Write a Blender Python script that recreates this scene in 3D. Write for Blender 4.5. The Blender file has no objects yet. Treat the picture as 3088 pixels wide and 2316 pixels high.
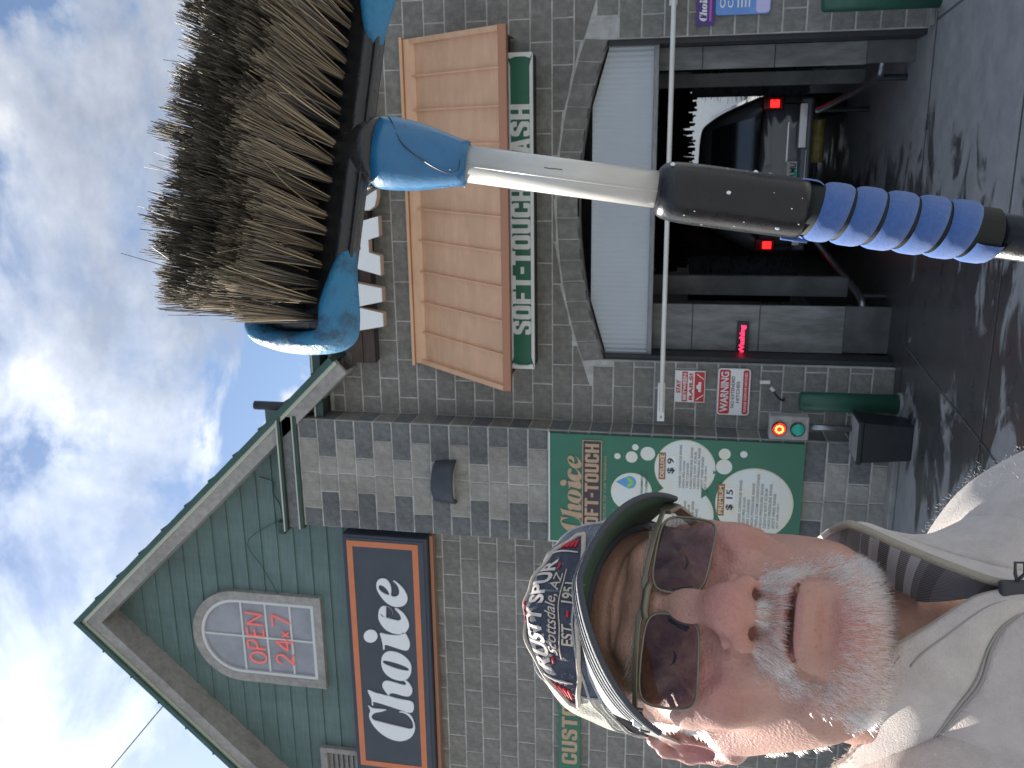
import bpy, bmesh, math, random
import numpy as np
from mathutils import Vector, Matrix
random.seed(7); rng = np.random.default_rng(7)
S = bpy.context.scene; C = S.collection
# ------------------------------------------------------------------ camera, sky, sun, exposure
CAMH, CAMD = 1.91, 8.1
FPX = 2650.0                                   # focal length in pixels of the 3088 px wide picture
PITCH, ROLL, YAW = math.radians(10.6), math.radians(2.02), math.radians(14.88)
_f = Vector((-math.sin(YAW)*math.cos(PITCH), math.cos(YAW)*math.cos(PITCH), math.sin(PITCH)))
_r = Vector((math.cos(YAW), math.sin(YAW), 0)); _d = _f.cross(_r)
RT = math.cos(ROLL)*_r - math.sin(ROLL)*_d; DN = math.sin(ROLL)*_r + math.cos(ROLL)*_d; FW = _f
EYE = Vector((0, -CAMD, CAMH))
def basis(a, b, c, o):
    m = Matrix.Identity(4)
    for i, w in enumerate((a, b, c, o)):
        for j in range(3): m[j][i] = w[j]
    return m
cam = bpy.data.cameras.new('camera'); camo = bpy.data.objects.new('camera', cam); C.objects.link(camo)
cam.sensor_width = 36; cam.lens = FPX/3088*36; cam.clip_start = .02; cam.clip_end = 2000
camo.matrix_world = basis(DN, RT, -FW, EYE)    # the phone was held on its side: the picture lies rotated
S.camera = camo
cam.dof.use_dof = True; cam.dof.focus_distance = .63; cam.dof.aperture_fstop = 45.0
VIEW = basis(RT, -DN, -FW, EYE)                # upright viewing frame: x right, y up, z toward the lens
def at(u, v, d):                               # a point d metres in front of the lens
    return EYE + RT*((u-1158)/FPX*d) + DN*((v-1544)/FPX*d) + FW*d
SUN_AZ, SUN_EL = math.radians(65), math.radians(36)      # azimuth measured from +Y towards -X
sund = Vector((-math.sin(SUN_AZ)*math.cos(SUN_EL), math.cos(SUN_AZ)*math.cos(SUN_EL), math.sin(SUN_EL)))
sl = bpy.data.lights.new('sun', 'SUN'); sl.energy = 4.5; sl.angle = math.radians(.6); sl.color = (1, .95, .86)
so = bpy.data.objects.new('sun', sl); C.objects.link(so); so.rotation_euler = sund.to_track_quat('Z', 'Y').to_euler()
wd = bpy.data.worlds.new('World'); S.world = wd; wd.use_nodes = True
nt = wd.node_tree; nt.nodes.clear()
def N(t, ty, **k):
    n = t.nodes.new(ty)
    for a, b in k.items():
        if a.startswith('i_'): n.inputs[int(a[2:]) if a[2:].isdigit() else a[2:].replace('_', ' ')].default_value = b
        else: setattr(n, a, b)
    return n
def L(t, a, b): t.links.new(a, b)
sky = N(nt, 'ShaderNodeTexSky', sky_type='NISHITA', sun_disc=False, sun_elevation=SUN_EL, sun_rotation=-SUN_AZ, altitude=100, air_density=1.0, dust_density=.6, ozone_density=1.2)
tc = N(nt, 'ShaderNodeTexCoord'); sep = N(nt, 'ShaderNodeSeparateXYZ'); L(nt, tc.outputs['Generated'], sep.inputs[0])
def MA(t, op, a, b=None, c=None, clamp=False):
    n = t.nodes.new('ShaderNodeMath'); n.operation = op; n.use_clamp = clamp
    for i, w in enumerate((a, b, c)):
        if w is None: continue
        if isinstance(w, (int, float)): n.inputs[i].default_value = w
        else: t.links.new(w, n.inputs[i])
    return n.outputs[0]
zz = MA(nt, 'ADD', MA(nt, 'MAXIMUM', sep.outputs[2], 0.0), .22)
cmb = N(nt, 'ShaderNodeCombineXYZ'); L(nt, MA(nt, 'DIVIDE', sep.outputs[0], zz), cmb.inputs[0]); L(nt, MA(nt, 'DIVIDE', sep.outputs[1], zz), cmb.inputs[1])
cmb.inputs[2].default_value = 1.7
n1 = N(nt, 'ShaderNodeTexNoise', i_Scale=3.2, i_Detail=9.0, i_Roughness=.56, i_Distortion=.35); L(nt, cmb.outputs[0], n1.inputs['Vector'])
n2 = N(nt, 'ShaderNodeTexNoise', i_Scale=2.1, i_Detail=7.0, i_Roughness=.58); L(nt, cmb.outputs[0], n2.inputs['Vector'])
n3 = N(nt, 'ShaderNodeTexNoise', i_Scale=7.5, i_Detail=6.0, i_Roughness=.6); L(nt, cmb.outputs[0], n3.inputs['Vector'])
def RAMP(t, src, stops):
    r = t.nodes.new('ShaderNodeValToRGB'); t.links.new(src, r.inputs[0]); e = r.color_ramp.elements
    while len(e) > 1: e.remove(e[-1])
    for i, (p, c) in enumerate(stops):
        q = e[0] if i == 0 else e.new(p)
        q.position = p; q.color = (c, c, c, 1) if isinstance(c, (int, float)) else (*c, 1)
    return r.outputs[0]
cover = RAMP(nt, n1.outputs[0], [(.455, 0.0), (.51, .6), (.585, 1.0)])
shade = RAMP(nt, MA(nt, 'ADD', MA(nt, 'MULTIPLY', n2.outputs[0], .65), MA(nt, 'MULTIPLY', n3.outputs[0], .35)), [(.38, (.40, .46, .58)), (.49, (.62, .68, .80)), (.58, (1.0, 1.02, 1.06)), (.66, (1.5, 1.5, 1.5))])
dotn = N(nt, 'ShaderNodeVectorMath', operation='DOT_PRODUCT'); L(nt, tc.outputs['Generated'], dotn.inputs[0]); dotn.inputs[1].default_value = sund
glow = MA(nt, 'POWER', MA(nt, 'MAXIMUM', dotn.outputs['Value'], 0.0), 6.0)       # thin cloud scatters forward round the sun
vm = N(nt, 'ShaderNodeVectorMath', operation='SCALE'); L(nt, shade, vm.inputs[0]); L(nt, MA(nt, 'MULTIPLY_ADD', glow, 11.0, 5.2), vm.inputs['Scale'])
mx = N(nt, 'ShaderNodeMix', data_type='RGBA'); L(nt, cover, mx.inputs['Factor']); L(nt, sky.outputs[0], mx.inputs['A']); L(nt, vm.outputs[0], mx.inputs['B'])
bg = N(nt, 'ShaderNodeBackground', i_Strength=.07); L(nt, mx.outputs['Result'], bg.inputs[0])
L(nt, bg.outputs[0], N(nt, 'ShaderNodeOutputWorld').inputs[0])
S.view_settings.view_transform = 'Standard'; S.view_settings.look = 'None'; S.view_settings.gamma = 1
S.view_settings.exposure = 1.3; S.view_settings.use_curve_mapping = False
S.cycles.max_bounces = 8; S.cycles.transparent_max_bounces = 16; S.cycles.use_denoising = True
# ------------------------------------------------------------------ materials
MATS = {}
def mat(name, col, rough=.6, metal=0.0, var=0.0, vs=6.0, col2=None, bump=0.0, bs=60.0, spec=.5, emit=None, es=1.0, rnd=0.0, stretch=None, attr=None, sss=0.0, trans=0.0, coat=0.0, thr=(.4, .65), sheen=0.0, grime=0.0):
    m = bpy.data.materials.new(name); m.use_nodes = True; t = m.node_tree; b = t.nodes['Principled BSDF']; MATS[name] = m
    b.inputs['Base Color'].default_value = (*col, 1); b.inputs['Roughness'].default_value = rough; b.inputs['Metallic'].default_value = metal
    b.inputs['Specular IOR Level'].default_value = spec; b.inputs['Coat Weight'].default_value = coat; b.inputs['Sheen Weight'].default_value = sheen
    if sss: b.inputs['Subsurface Weight'].default_value = sss; b.inputs['Subsurface Radius'].default_value = (1, .35, .2); b.inputs['Subsurface Scale'].default_value = .006
    tcn = t.nodes.new('ShaderNodeTexCoord'); src = tcn.outputs['Object']
    if stretch:
        mp = N(t, 'ShaderNodeMapping'); L(t, src, mp.inputs[0]); mp.inputs['Scale'].default_value = stretch; src = mp.outputs[0]
    c = None
    if attr:
        a = N(t, 'ShaderNodeAttribute', attribute_name=attr); c = a.outputs['Color']
    if col2 or var:
        n = N(t, 'ShaderNodeTexNoise', i_Scale=vs, i_Detail=7.0, i_Roughness=.65); L(t, src, n.inputs['Vector'])
        if not col2: col2 = tuple(x*(1-var) for x in col)
        rp = RAMP(t, n.outputs[0], [(thr[0], col2), (thr[1], col)])
        c = rp
    if rnd:
        oi = N(t, 'ShaderNodeObjectInfo'); hs = N(t, 'ShaderNodeHueSaturation')
        if c is None: hs.inputs['Color'].default_value = (*col, 1)
        else: L(t, c, hs.inputs['Color'])
        L(t, MA(t, 'MULTIPLY_ADD', oi.outputs['Random'], 2*rnd, 1-rnd), hs.inputs['Value']); c = hs.outputs[0]
    if grime:                                  # rain streaks and splash dirt that run across the pieces
        ge = N(t, 'ShaderNodeNewGeometry'); mg = N(t, 'ShaderNodeMapping'); L(t, ge.outputs['Position'], mg.inputs[0]); mg.inputs['Scale'].default_value = (1.6, 1.6, .38)
        gn = N(t, 'ShaderNodeTexNoise', i_Scale=1.5, i_Detail=8.0, i_Roughness=.68); L(t, mg.outputs[0], gn.inputs['Vector']); gr = RAMP(t, gn.outputs[0], [(.34, 1-grime), (.56, 1.0)])
        gx = N(t, 'ShaderNodeMix', data_type='RGBA', blend_type='MULTIPLY'); gx.inputs['Factor'].default_value = 1.0
        if c is None: gx.inputs['A'].default_value = (*col, 1)
        else: L(t, c, gx.inputs['A'])
        L(t, gr, gx.inputs['B']); c = gx.outputs['Result']
    if c is not None: L(t, c, b.inputs['Base Color'])
    if bump:
        n = N(t, 'ShaderNodeTexNoise', i_Scale=bs, i_Detail=6.0, i_Roughness=.6); L(t, src, n.inputs['Vector'])
        bp = N(t, 'ShaderNodeBump', i_Strength=min(1, bump), i_Distance=.01*max(1, bump)); L(t, n.outputs[0], bp.inputs['Height']); L(t, bp.outputs[0], b.inputs['Normal'])
        L(t, MA(t, 'MULTIPLY_ADD', n.outputs[0], .3, rough-.15, clamp=True), b.inputs['Roughness'])
    if emit: b.inputs['Emission Color'].default_value = (*emit, 1); b.inputs['Emission Strength'].default_value = es
    if trans: b.inputs['Transmission Weight'].default_value = trans
    return m
# ------------------------------------------------------------------ mesh helpers
def wloc(p):
    v = Vector((0, 0, 0))
    while p is not None: v = v + p.location; p = p.parent
    return v
def mesh(name, v, f, m=None, smooth=False):
    me = bpy.data.meshes.new(name); me.from_pydata([tuple(map(float, q)) for q in v], [], [tuple(map(int, q)) for q in f]); me.validate(); me.update()
    if m: me.materials.append(MATS[m] if isinstance(m, str) else m)
    if smooth: me.polygons.foreach_set('use_smooth', [True]*len(me.polygons))
    return me
def add(name, me, parent=None, loc=None):
    o = bpy.data.objects.new(name, me); C.objects.link(o); o.parent = parent
    if loc is not None: o.location = loc
    return o
def tag(o, label=None, cat=None, group=None, kind=None):
    for k, w in (('label', label), ('category', cat), ('group', group), ('kind', kind)):
        if w: o[k] = w
    return o
def thing(name, label, cat, loc=(0, 0, 0), group=None):
    o = bpy.data.objects.new(name, None); C.objects.link(o); o.location = loc; o.empty_display_size = .1
    return tag(o, label, cat, group)
def bevel(o, w=.004, n=2):
    b = o.modifiers.new('bevel', 'BEVEL'); b.width = w; b.segments = n; b.limit_method = 'ANGLE'; return o
class MB:
    def __init__(s): s.v = []; s.f = []
    def raw(s, v, f):
        n = len(s.v); s.v += [tuple(q) for q in v]; s.f += [tuple(i+n for i in q) for q in f]; return s
    def box(s, x0, x1, y0, y1, z0, z1):
        return s.raw([(x0,y0,z0),(x1,y0,z0),(x1,y1,z0),(x0,y1,z0),(x0,y0,z1),(x1,y0,z1),(x1,y1,z1),(x0,y1,z1)],
                     [(0,3,2,1),(4,5,6,7),(0,1,5,4),(1,2,6,5),(2,3,7,6),(3,0,4,7)])
    def prism(s, poly, y0, y1, inset=0):           # poly in (x,z), seen from -Y counter-clockwise; y0 front
        a = sum(poly[i][0]*poly[(i+1)%len(poly)][1]-poly[(i+1)%len(poly)][0]*poly[i][1] for i in range(len(poly)))
        if a < 0: poly = poly[::-1]
        n = len(poly); cx = sum(q[0] for q in poly)/n; cz = sum(q[1] for q in poly)/n
        rings = [[(x, y1, z) for x, z in poly]]
        if inset:
            w = max(q[0] for q in poly)-min(q[0] for q in poly); h = max(q[1] for q in poly)-min(q[1] for q in poly)
            kx = 1-2*inset/max(w, 4*inset); kz = 1-2*inset/max(h, 4*inset)
            rings += [[(x, y0+inset*.7, z) for x, z in poly], [(cx+(x-cx)*kx, y0, cz+(z-cz)*kz) for x, z in poly]]
        else: rings += [[(x, y0, z) for x, z in poly]]
        v = [q for r in rings for q in r]; f = [tuple(range((len(rings)-1)*n, len(rings)*n)), tuple(range(n))[::-1]]
        for k in range(len(rings)-1):
            for i in range(n): f.append((k*n+(i+1)%n, (k+1)*n+(i+1)%n, (k+1)*n+i, k*n+i))
        return s.raw(v, f)
    def tube(s, pts, r, n=8, cap=True):
        pts = [Vector(q) for q in pts]; rr = r if isinstance(r, (list, tuple, np.ndarray)) else [r]*len(pts); v = []; u0 = None
        for i, q in enumerate(pts):
            t = (pts[min(i+1, len(pts)-1)]-pts[max(i-1, 0)]).normalized()
            if u0 is None: u0 = t.orthogonal().normalized()
            u0 = (u0-t*u0.dot(t)).normalized(); w = t.cross(u0)
            v += [tuple(q+(u0*math.cos(k*2*math.pi/n)+w*math.sin(k*2*math.pi/n))*rr[i]) for k in range(n)]
        f = [(i*n+k, i*n+(k+1)%n, (i+1)*n+(k+1)%n, (i+1)*n+k) for i in range(len(pts)-1) for k in range(n)]
        if cap: f += [tuple(range(n))[::-1], tuple(range((len(pts)-1)*n, len(pts)*n))]
        return s.raw(v, f)
    def build(s, name, m, parent=None, smooth=False, bev=0, loc=None):
        o0 = wloc(parent) if parent is not None else Vector((0, 0, 0))
        if loc is not None: o0 = o0*0+Vector(loc)
        o = add(name, mesh(name, [(q[0]-o0[0], q[1]-o0[1], q[2]-o0[2]) for q in s.v], s.f, m, smooth), parent)
        if loc is not None: o.location = Vector(loc)-(wloc(parent) if parent is not None else Vector((0, 0, 0)))
        if bev: bevel(o, bev)
        return o
_tc = {}
def glyphs(body, bold=0.0, ext=0.0, space=1.0, shear=0.0):
    k = (body, bold, ext, space, shear)
    if k not in _tc:
        cu = bpy.data.curves.new('t', 'FONT'); cu.body = body; cu.size = 1; cu.offset = bold; cu.extrude = ext; cu.space_character = space; cu.shear = shear; cu.resolution_u = 4
        o = bpy.data.objects.new('t', cu); C.objects.link(o); dg = bpy.context.evaluated_depsgraph_get(); dg.update()
        me = bpy.data.meshes.new_from_object(o.evaluated_get(dg))
        v = np.array([q.co[:] for q in me.vertices]); f = [tuple(p.vertices) for p in me.polygons]
        bpy.data.objects.remove(o); bpy.data.curves.remove(cu); bpy.data.meshes.remove(me); _tc[k] = (v, f)
    return _tc[k]
def lettering(name, body, rect, y, m, parent, depth=.002, bold=.0, space=1.0, shear=0.0, vertfix=True):
    """flat letters in the facade plane: rect = x0,x1,z0,z1"""
    v, f = glyphs(body, bold, .5, space, shear); v = v.copy()
    a, b = v.min(0), v.max(0); x0, x1, z0, z1 = rect
    q = np.c_[x0+(v[:, 0]-a[0])/(b[0]-a[0])*(x1-x0), y-(v[:, 2]+.5)*depth, z0+(v[:, 1]-a[1])/(b[1]-a[1])*(z1-z0)]
    return MB().raw(q.tolist(), f).build(name, m, parent)
BLK = {'F': (.92, ['0,0 .36,0 .36,.6 .8,.6 .8,.88 .36,.88 .36,1.32 .9,1.32 .9,1.6 0,1.6']), 'T': (1, ['.32,0 .68,0 .68,1.32 1,1.32 1,1.6 0,1.6 0,1.32 .32,1.32']),
'H': (1, ['0,0 .36,0 .36,.66 .64,.66 .64,0 1,0 1,1.6 .64,1.6 .64,.94 .36,.94 .36,1.6 0,1.6']), 'U': (1, ['0,1.6 0,.25 .08,.08 .25,0 .75,0 .92,.08 1,.25 1,1.6 .64,1.6 .64,.34 .58,.26 .42,.26 .36,.34 .36,1.6']),
'O': (1, ['.25,0 .75,0 .92,.08 1,.25 1,1.35 .92,1.52 .75,1.6 .25,1.6 .08,1.52 0,1.35 0,.25 .08,.08', '.36,.34 .42,.26 .58,.26 .64,.34 .64,1.26 .58,1.34 .42,1.34 .36,1.26']),
'C': (1, ['.25,0 .75,0 .92,.08 1,.25 1,.62 .64,.62 .64,.34 .58,.26 .42,.26 .36,.34 .36,1.26 .42,1.34 .58,1.34 .64,1.26 .64,1 1,1 1,1.35 .92,1.52 .75,1.6 .25,1.6 .08,1.52 0,1.35 0,.25 .08,.08']),
'S': (1, ['.25,0 .75,0 .92,.08 1,.25 1,.68 .94,.82 .42,1.12 .36,1.2 .36,1.28 .42,1.35 .58,1.35 .64,1.28 .64,1.08 1,1.08 1,1.35 .92,1.52 .75,1.6 .25,1.6 .08,1.52 0,1.35 0,1.05 .06,.92 .58,.62 .64,.54 .64,.33 .58,.25 .42,.25 .36,.33 .36,.55 0,.55 0,.25 .08,.08']),
'A': (1.02, ['0,0 .34,0 .4,.32 .62,.32 .68,0 1.02,0 .76,1.6 .26,1.6', '.44,.56 .58,.56 .51,1.1']), 'W': (1.4, ['.24,0 .56,0 .7,.8 .84,0 1.16,0 1.4,1.6 1.06,1.6 .98,.7 .86,1.6 .54,1.6 .42,.7 .34,1.6 0,1.6']), '-': (.5, ['0,.62 .5,.62 .5,.9 0,.9']), 'M': (1.3, ['0,0 .34,0 .34,.95 .55,0 .75,0 .96,.95 .96,0 1.3,0 1.3,1.6 .85,1.6 .65,.8 .45,1.6 0,1.6']), ' ': (.45, [])}
def block_letters(name, body, rect, y, depth, m, parent, gap=.13):
    """heavy condensed capitals filling rect = x0,x1,z0,z1; one mesh for each letter"""
    tot = sum(BLK[c][0] for c in body)+gap*(len(body)-1); x0, x1, z0, z1 = rect; kx = (x1-x0)/tot; kz = (z1-z0)/1.6; x = 0
    for c in body:
        if BLK[c][1]:
            cu = bpy.data.curves.new('t', 'CURVE'); cu.dimensions = '2D'; cu.fill_mode = 'BOTH'; cu.extrude = depth/2
            for pl in BLK[c][1]:
                P = [tuple(float(a) for a in q.split(',')) for q in pl.split()]; s = cu.splines.new('POLY'); s.points.add(len(P)-1); s.use_cyclic_u = True
                for q, (a, d) in zip(s.points, P): q.co = (x0+(x+a)*kx, z0+d*kz, 0, 1)
            o = bpy.data.objects.new('t', cu); C.objects.link(o); dg = bpy.context.evaluated_depsgraph_get(); dg.update()
            me = bpy.data.meshes.new_from_object(o.evaluated_get(dg)); v = [(q.co.x, y-depth/2-q.co.z, q.co.y) for q in me.vertices]; f = [tuple(p.vertices) for p in me.polygons]
            bpy.data.objects.remove(o); bpy.data.curves.remove(cu); bpy.data.meshes.remove(me); r = MB().raw(v, f).build(name, m, parent)
        x += BLK[c][0]+gap
    return r
def crv(P, n, closed=False):
    """Catmull-Rom through P"""
    P = np.array(P, float); k = len(P); out = []
    ts = np.linspace(0, k if closed else k-1, n, endpoint=not closed)
    for t in ts:
        i = int(min(t, k-1 if closed else k-2)); u = t-i
        g = (lambda j: P[j % k]) if closed else (lambda j: P[min(max(j, 0), k-1)])
        a, b, c, d = g(i-1), g(i), g(i+1), g(i+2)
        out.append(.5*(2*b+(c-a)*u+(2*a-5*b+4*c-d)*u*u+(3*b-a-3*c+d)*u**3))
    return np.array(out)
# ------------------------------------------------------------------ materials of the place
mat('block', (.275, .262, .235), .85, var=.32, vs=14, bump=.7, bs=45, rnd=.09, grime=.26)
mat('block_dark', (.19, .195, .195), .85, var=.35, vs=16, bump=.7, bs=45, rnd=.09, grime=.26)
mat('block_light', (.375, .357, .318), .85, var=.25, vs=14, bump=.7, bs=45, rnd=.07, grime=.26)
mat('mortar', (.62, .605, .57), .95, var=.3, vs=9, grime=.26)
mat('siding', (.14, .21, .197), .6, var=.18, vs=3, stretch=(1, 1, 12), bump=.15, bs=30, rnd=.05, grime=.22)
mat('trim', (.40, .375, .35), .7, var=.25, vs=5, stretch=(3, 3, 3), grime=.22)
mat('flash', (.055, .085, .075), .4, metal=.3, var=.2, vs=8)
mat('flash_edge', (.55, .56, .45), .35, metal=.4)
mat('roof_green', (.05, .115, .095), .45, metal=.2, var=.2, vs=5)
mat('copper', (.74, .45, .275), .45, metal=.25, var=.12, vs=2.5, stretch=(1, 1, 5), grime=.12)
mat('copper_edge', (.42, .20, .12), .45, metal=.35)
mat('dark_metal', (.03, .03, .034), .5, var=.3, vs=10)
mat('grey_metal', (.30, .30, .30), .5, metal=.4, var=.3, vs=8, stretch=(1, 1, 8))
mat('panel_grey', (.27, .27, .26), .55, var=.45, vs=4, stretch=(2.5, 2.5, .6), bump=.1, bs=20)
mat('poly', (.50, .53, .56), .4, var=.06, vs=2)
mat('white_sign', (.80, .80, .78), .4, var=.06, vs=6)
mat('letter_white', (.82, .83, .82), .35, var=.05, vs=4)
mat('letter_return', (.55, .45, .36), .5)
mat('sign_green', (.035, .17, .105), .4, var=.1, vs=3)
mat('sign_navy', (.055, .066, .082), .4, var=.15, vs=3)
mat('navy_edge', (.035, .042, .065), .4)
mat('sign_orange', (.66, .205, .085), .45, var=.1, vs=4)
mat('wood_dark', (.075, .045, .033), .6, var=.4, vs=5, stretch=(1, 1, 14))
mat('red', (.56, .022, .03), .45, var=.08, vs=8)
mat('ink', (.03, .03, .032), .5)
mat('ink_soft', (.26, .25, .23), .6)
mat('sign_brown', (.34, .14, .06), .5)
mat('tan_letter', (.52, .36, .23), .45, var=.15, vs=20)
mat('plum', (.055, .04, .05), .5)
mat('bubble', (.70, .74, .72), .4, col2=(.74, .70, .58), vs=2.2, thr=(.42, .58))
mat('bubble_rim', (.80, .74, .55), .4)
mat('drop_blue', (.10, .33, .62), .4); mat('leaf_green', (.30, .58, .06), .4)
mat('pvc', (.80, .78, .72), .35, var=.12, vs=12, stretch=(.3, 1, 1))
mat('bollard_green', (.028, .115, .075), .45, var=.25, vs=5)
mat('bin_black', (.016, .018, .022), .55, var=.3, vs=8, bump=.2, bs=80)
mat('lamp_shell', (.045, .052, .064), .45, var=.15, vs=10)
mat('glass_dim', (.04, .045, .05), .08, spec=.8)
mat('lit_red', (.6, .02, .01), .3, emit=(1, .012, .012), es=1.3)
mat('lit_core', (.6, .05, .01), .3, emit=(1, .22, .03), es=4.0)
mat('lens_green', (.01, .13, .11), .2, emit=(.0, .4, .33), es=.12)
mat('led', (.1, .0, .0), .4, emit=(1, .015, .06), es=2.2)
mat('neon', (.62, .10, .09), .4, emit=(1, .25, .22), es=.13)
mat('win_frame', (.62, .63, .62), .4, var=.06, vs=5)
mat('purple', (.075, .03, .20), .4); mat('poster_blue', (.10, .24, .62), .4, col2=(.16, .34, .72), vs=2); mat('poster_lilac', (.60, .55, .82), .4); mat('magenta', (.45, .10, .48), .4)
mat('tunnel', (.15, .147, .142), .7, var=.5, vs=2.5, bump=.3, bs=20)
mat('foam_black', (.006, .007, .011), .9)
mat('car_paint', (.17, .18, .20), .34, metal=.35, coat=.6, var=.08, vs=3)
mat('car_glass', (.008, .009, .012), .06, spec=.8)
mat('chrome', (.62, .64, .68), .22, metal=.9)
mat('rubber', (.014, .014, .015), .8)
mat('tail_dark', (.22, .005, .008), .2)
mat('steel', (.34, .35, .37), .33, metal=.85, var=.3, vs=12)
mat('yellow_dirty', (.42, .32, .10), .7, var=.4, vs=14)
mat('joint', (.075, .075, .073), .9)
mat('kerb', (.30, .295, .28), .85, var=.3, vs=6, bump=.3, bs=30)
# wet concrete: dark and glossy where the wash water lies
gm = mat('concrete', (.23, .235, .235), .75); t = gm.node_tree; b = t.nodes['Principled BSDF']
tcn = N(t, 'ShaderNodeTexCoord'); sp = N(t, 'ShaderNodeSeparateXYZ'); L(t, tcn.outputs['Object'], sp.inputs[0])
mp = N(t, 'ShaderNodeMapping'); L(t, tcn.outputs['Object'], mp.inputs[0]); mp.inputs['Scale'].default_value = (1.0, 1.7, 1)
na = N(t, 'ShaderNodeTexNoise', i_Scale=1.25, i_Detail=9.0, i_Roughness=.62, i_Distortion=.9); L(t, mp.outputs[0], na.inputs['Vector'])
nb = N(t, 'ShaderNodeTexNoise', i_Scale=5.0, i_Detail=8.0, i_Roughness=.7); L(t, tcn.outputs['Object'], nb.inputs['Vector'])
ex = MA(t, 'MULTIPLY', MA(t, 'ABSOLUTE', MA(t, 'ADD', sp.outputs[0], 1.25)), .22)         # the stain lies in front of the bay
ey = MA(t, 'MULTIPLY', MA(t, 'MAXIMUM', MA(t, 'MULTIPLY', MA(t, 'ADD', sp.outputs[1], 1.0), -1.0), 0.0), .07)
wet = RAMP(t, MA(t, 'SUBTRACT', MA(t, 'ADD', MA(t, 'MULTIPLY_ADD', na.outputs[0], 1.0, .10), MA(t, 'MULTIPLY', nb.outputs[0], .12)), MA(t, 'ADD', ex, ey)), [(.40, 0.0), (.47, 1.0)])
dry = RAMP(t, nb.outputs[0], [(.3, (.21, .215, .22)), (.7, (.32, .32, .315))])
wc = RAMP(t, nb.outputs[0], [(.3, (.042, .042, .043)), (.7, (.075, .073, .071))])
mxg = N(t, 'ShaderNodeMix', data_type='RGBA'); L(t, wet, mxg.inputs['Factor']); L(t, dry, mxg.inputs['A']); L(t, wc, mxg.inputs['B']); L(t, mxg.outputs['Result'], b.inputs['Base Color'])
L(t, MA(t, 'MULTIPLY_ADD', wet, -.36, MA(t, 'MULTIPLY_ADD', nb.outputs[0], .3, .52)), b.inputs['Roughness'])
bp = N(t, 'ShaderNodeBump', i_Strength=.25, i_Distance=.004); nc = N(t, 'ShaderNodeTexNoise', i_Scale=22.0, i_Detail=6.0); L(t, tcn.outputs['Object'], nc.inputs['Vector']); L(t, nc.outputs[0], bp.inputs['Height']); L(t, bp.outputs[0], b.inputs['Normal'])
# ------------------------------------------------------------------ ground
tag(MB().raw([(-400, -400, 0), (400, -400, 0), (400, 400, 0), (-400, 400, 0)], [(0, 1, 2, 3)]).build('ground', 'concrete'), kind='structure')
for nm, pts in (('joint_line', ((-8, -.22), (3, -.22))), ('joint_line', ((-8, -2.33), (4, -2.33))), ('joint_line', ((-1.62, -.22), (-1.95, -4.0))), ('joint_line', ((.98, -.22), (1.25, -4.0)))):
    (xa, ya), (xb, yb) = pts; e = Vector((xb-xa, yb-ya, 0)).normalized(); q = Vector((-e.y, e.x, 0))*.008
    tag(MB().raw([(xa-q.x, ya-q.y, .004), (xb-q.x, yb-q.y, .004), (xb+q.x, yb+q.y, .004), (xa+q.x, ya+q.y, .004)], [(0, 1, 2, 3)]).build('pavement_joint', 'joint'), kind='structure')
# ------------------------------------------------------------------ masonry
BH, BL, MJ = .193, .386, .014
AC, AH = -.4675, 1.42                        # bay: centre and half width
def arc(half, rise, top, n):                 # (x,z) from left to right
    R = (half*half+rise*rise)/(2*rise); a = math.asin(half/R)
    return [(AC+R*math.sin(-a+2*a*i/n), top-R+R*math.cos(-a+2*a*i/n)) for i in range(n+1)]
NV = 15
OUT, INN = arc(1.435, .247, 3.035, NV), arc(1.42, .255, 2.85, NV)
_bm = {}
def block_mesh(w, h, m):
    k = (round(w, 3), round(h, 3), m, random.randrange(3))
    if k not in _bm:
        j = lambda: random.uniform(-.0025, .0025)
        p = [(-w/2+j(), -h/2+j()), (w/2+j(), -h/2+j()), (w/2+j(), h/2+j()), (-w/2+j(), h/2+j())]
        _bm[k] = mesh('block', *(lambda q: (q.v, q.f))(MB().prism(p, -.005, .03, .003)), m)
    return _bm[k]
def clip(poly, a, b):                        # keep the part of poly lying left of a->b
    out = []; s = lambda p: (b[0]-a[0])*(p[1]-a[1])-(b[1]-a[1])*(p[0]-a[0])
    for i in range(len(poly)):
        p, q = poly[i], poly[(i+1) % len(poly)]; sp_, sq = s(p), s(q)
        if sp_ >= 0: out.append(p)
        if sp_*sq < 0: u = sp_/(sp_-sq); out.append((p[0]+(q[0]-p[0])*u, p[1]+(q[1]-p[1])*u))
    return out
def lay(parent, y, spans, z0, z1, pick, arch=False, off=0.0):
    org = wloc(parent); k = 0; z = z0
    while z < z1-.03:
        h = min(BH, z1-z)-MJ
        for xa, xb in spans(z+BH/2, k):
            x = math.floor((xa-off)/BL)*BL+off-(BL/2 if k % 2 else 0)
            while x < xb:
                p, q = max(x, xa)+MJ/2, min(x+BL, xb)-MJ/2; x += BL
                if q-p < .03: continue
                m = pick((p+q)/2, k, q-p)
                if arch and z+h > 2.6 and p < AC+1.46 and q > AC-1.46:
                    poly = [(p, z), (q, z), (q, z+h), (p, z+h)]
                    for i in range(NV):
                        A, B = OUT[i], OUT[i+1]
                        if (p <= B[0]+.02 and q >= A[0]-.02): poly = clip(poly, (A[0], A[1]+MJ), (B[0], B[1]+MJ)) if len(poly) > 2 else poly
                    if len(poly) < 3 or max(w[1] for w in poly)-min(w[1] for w in poly) < .02 or max(w[0] for w in poly)-min(w[0] for w in poly) < .02: continue
                    MB().prism(poly, y-.005, y+.03, .003).build('block', m, parent); continue
                o = add('block', block_mesh(q-p, h, m), parent, Vector(((p+q)/2, y+random.uniform(-.0015, .0015), z+h/2))-org)
        z += BH; k += 1
cw = thing('car_wash_building', 'grey block car wash bay with low arched entrance', 'building', (AC, 0, 0))
mb = MB()                                     # mortar core with the arched opening
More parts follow.
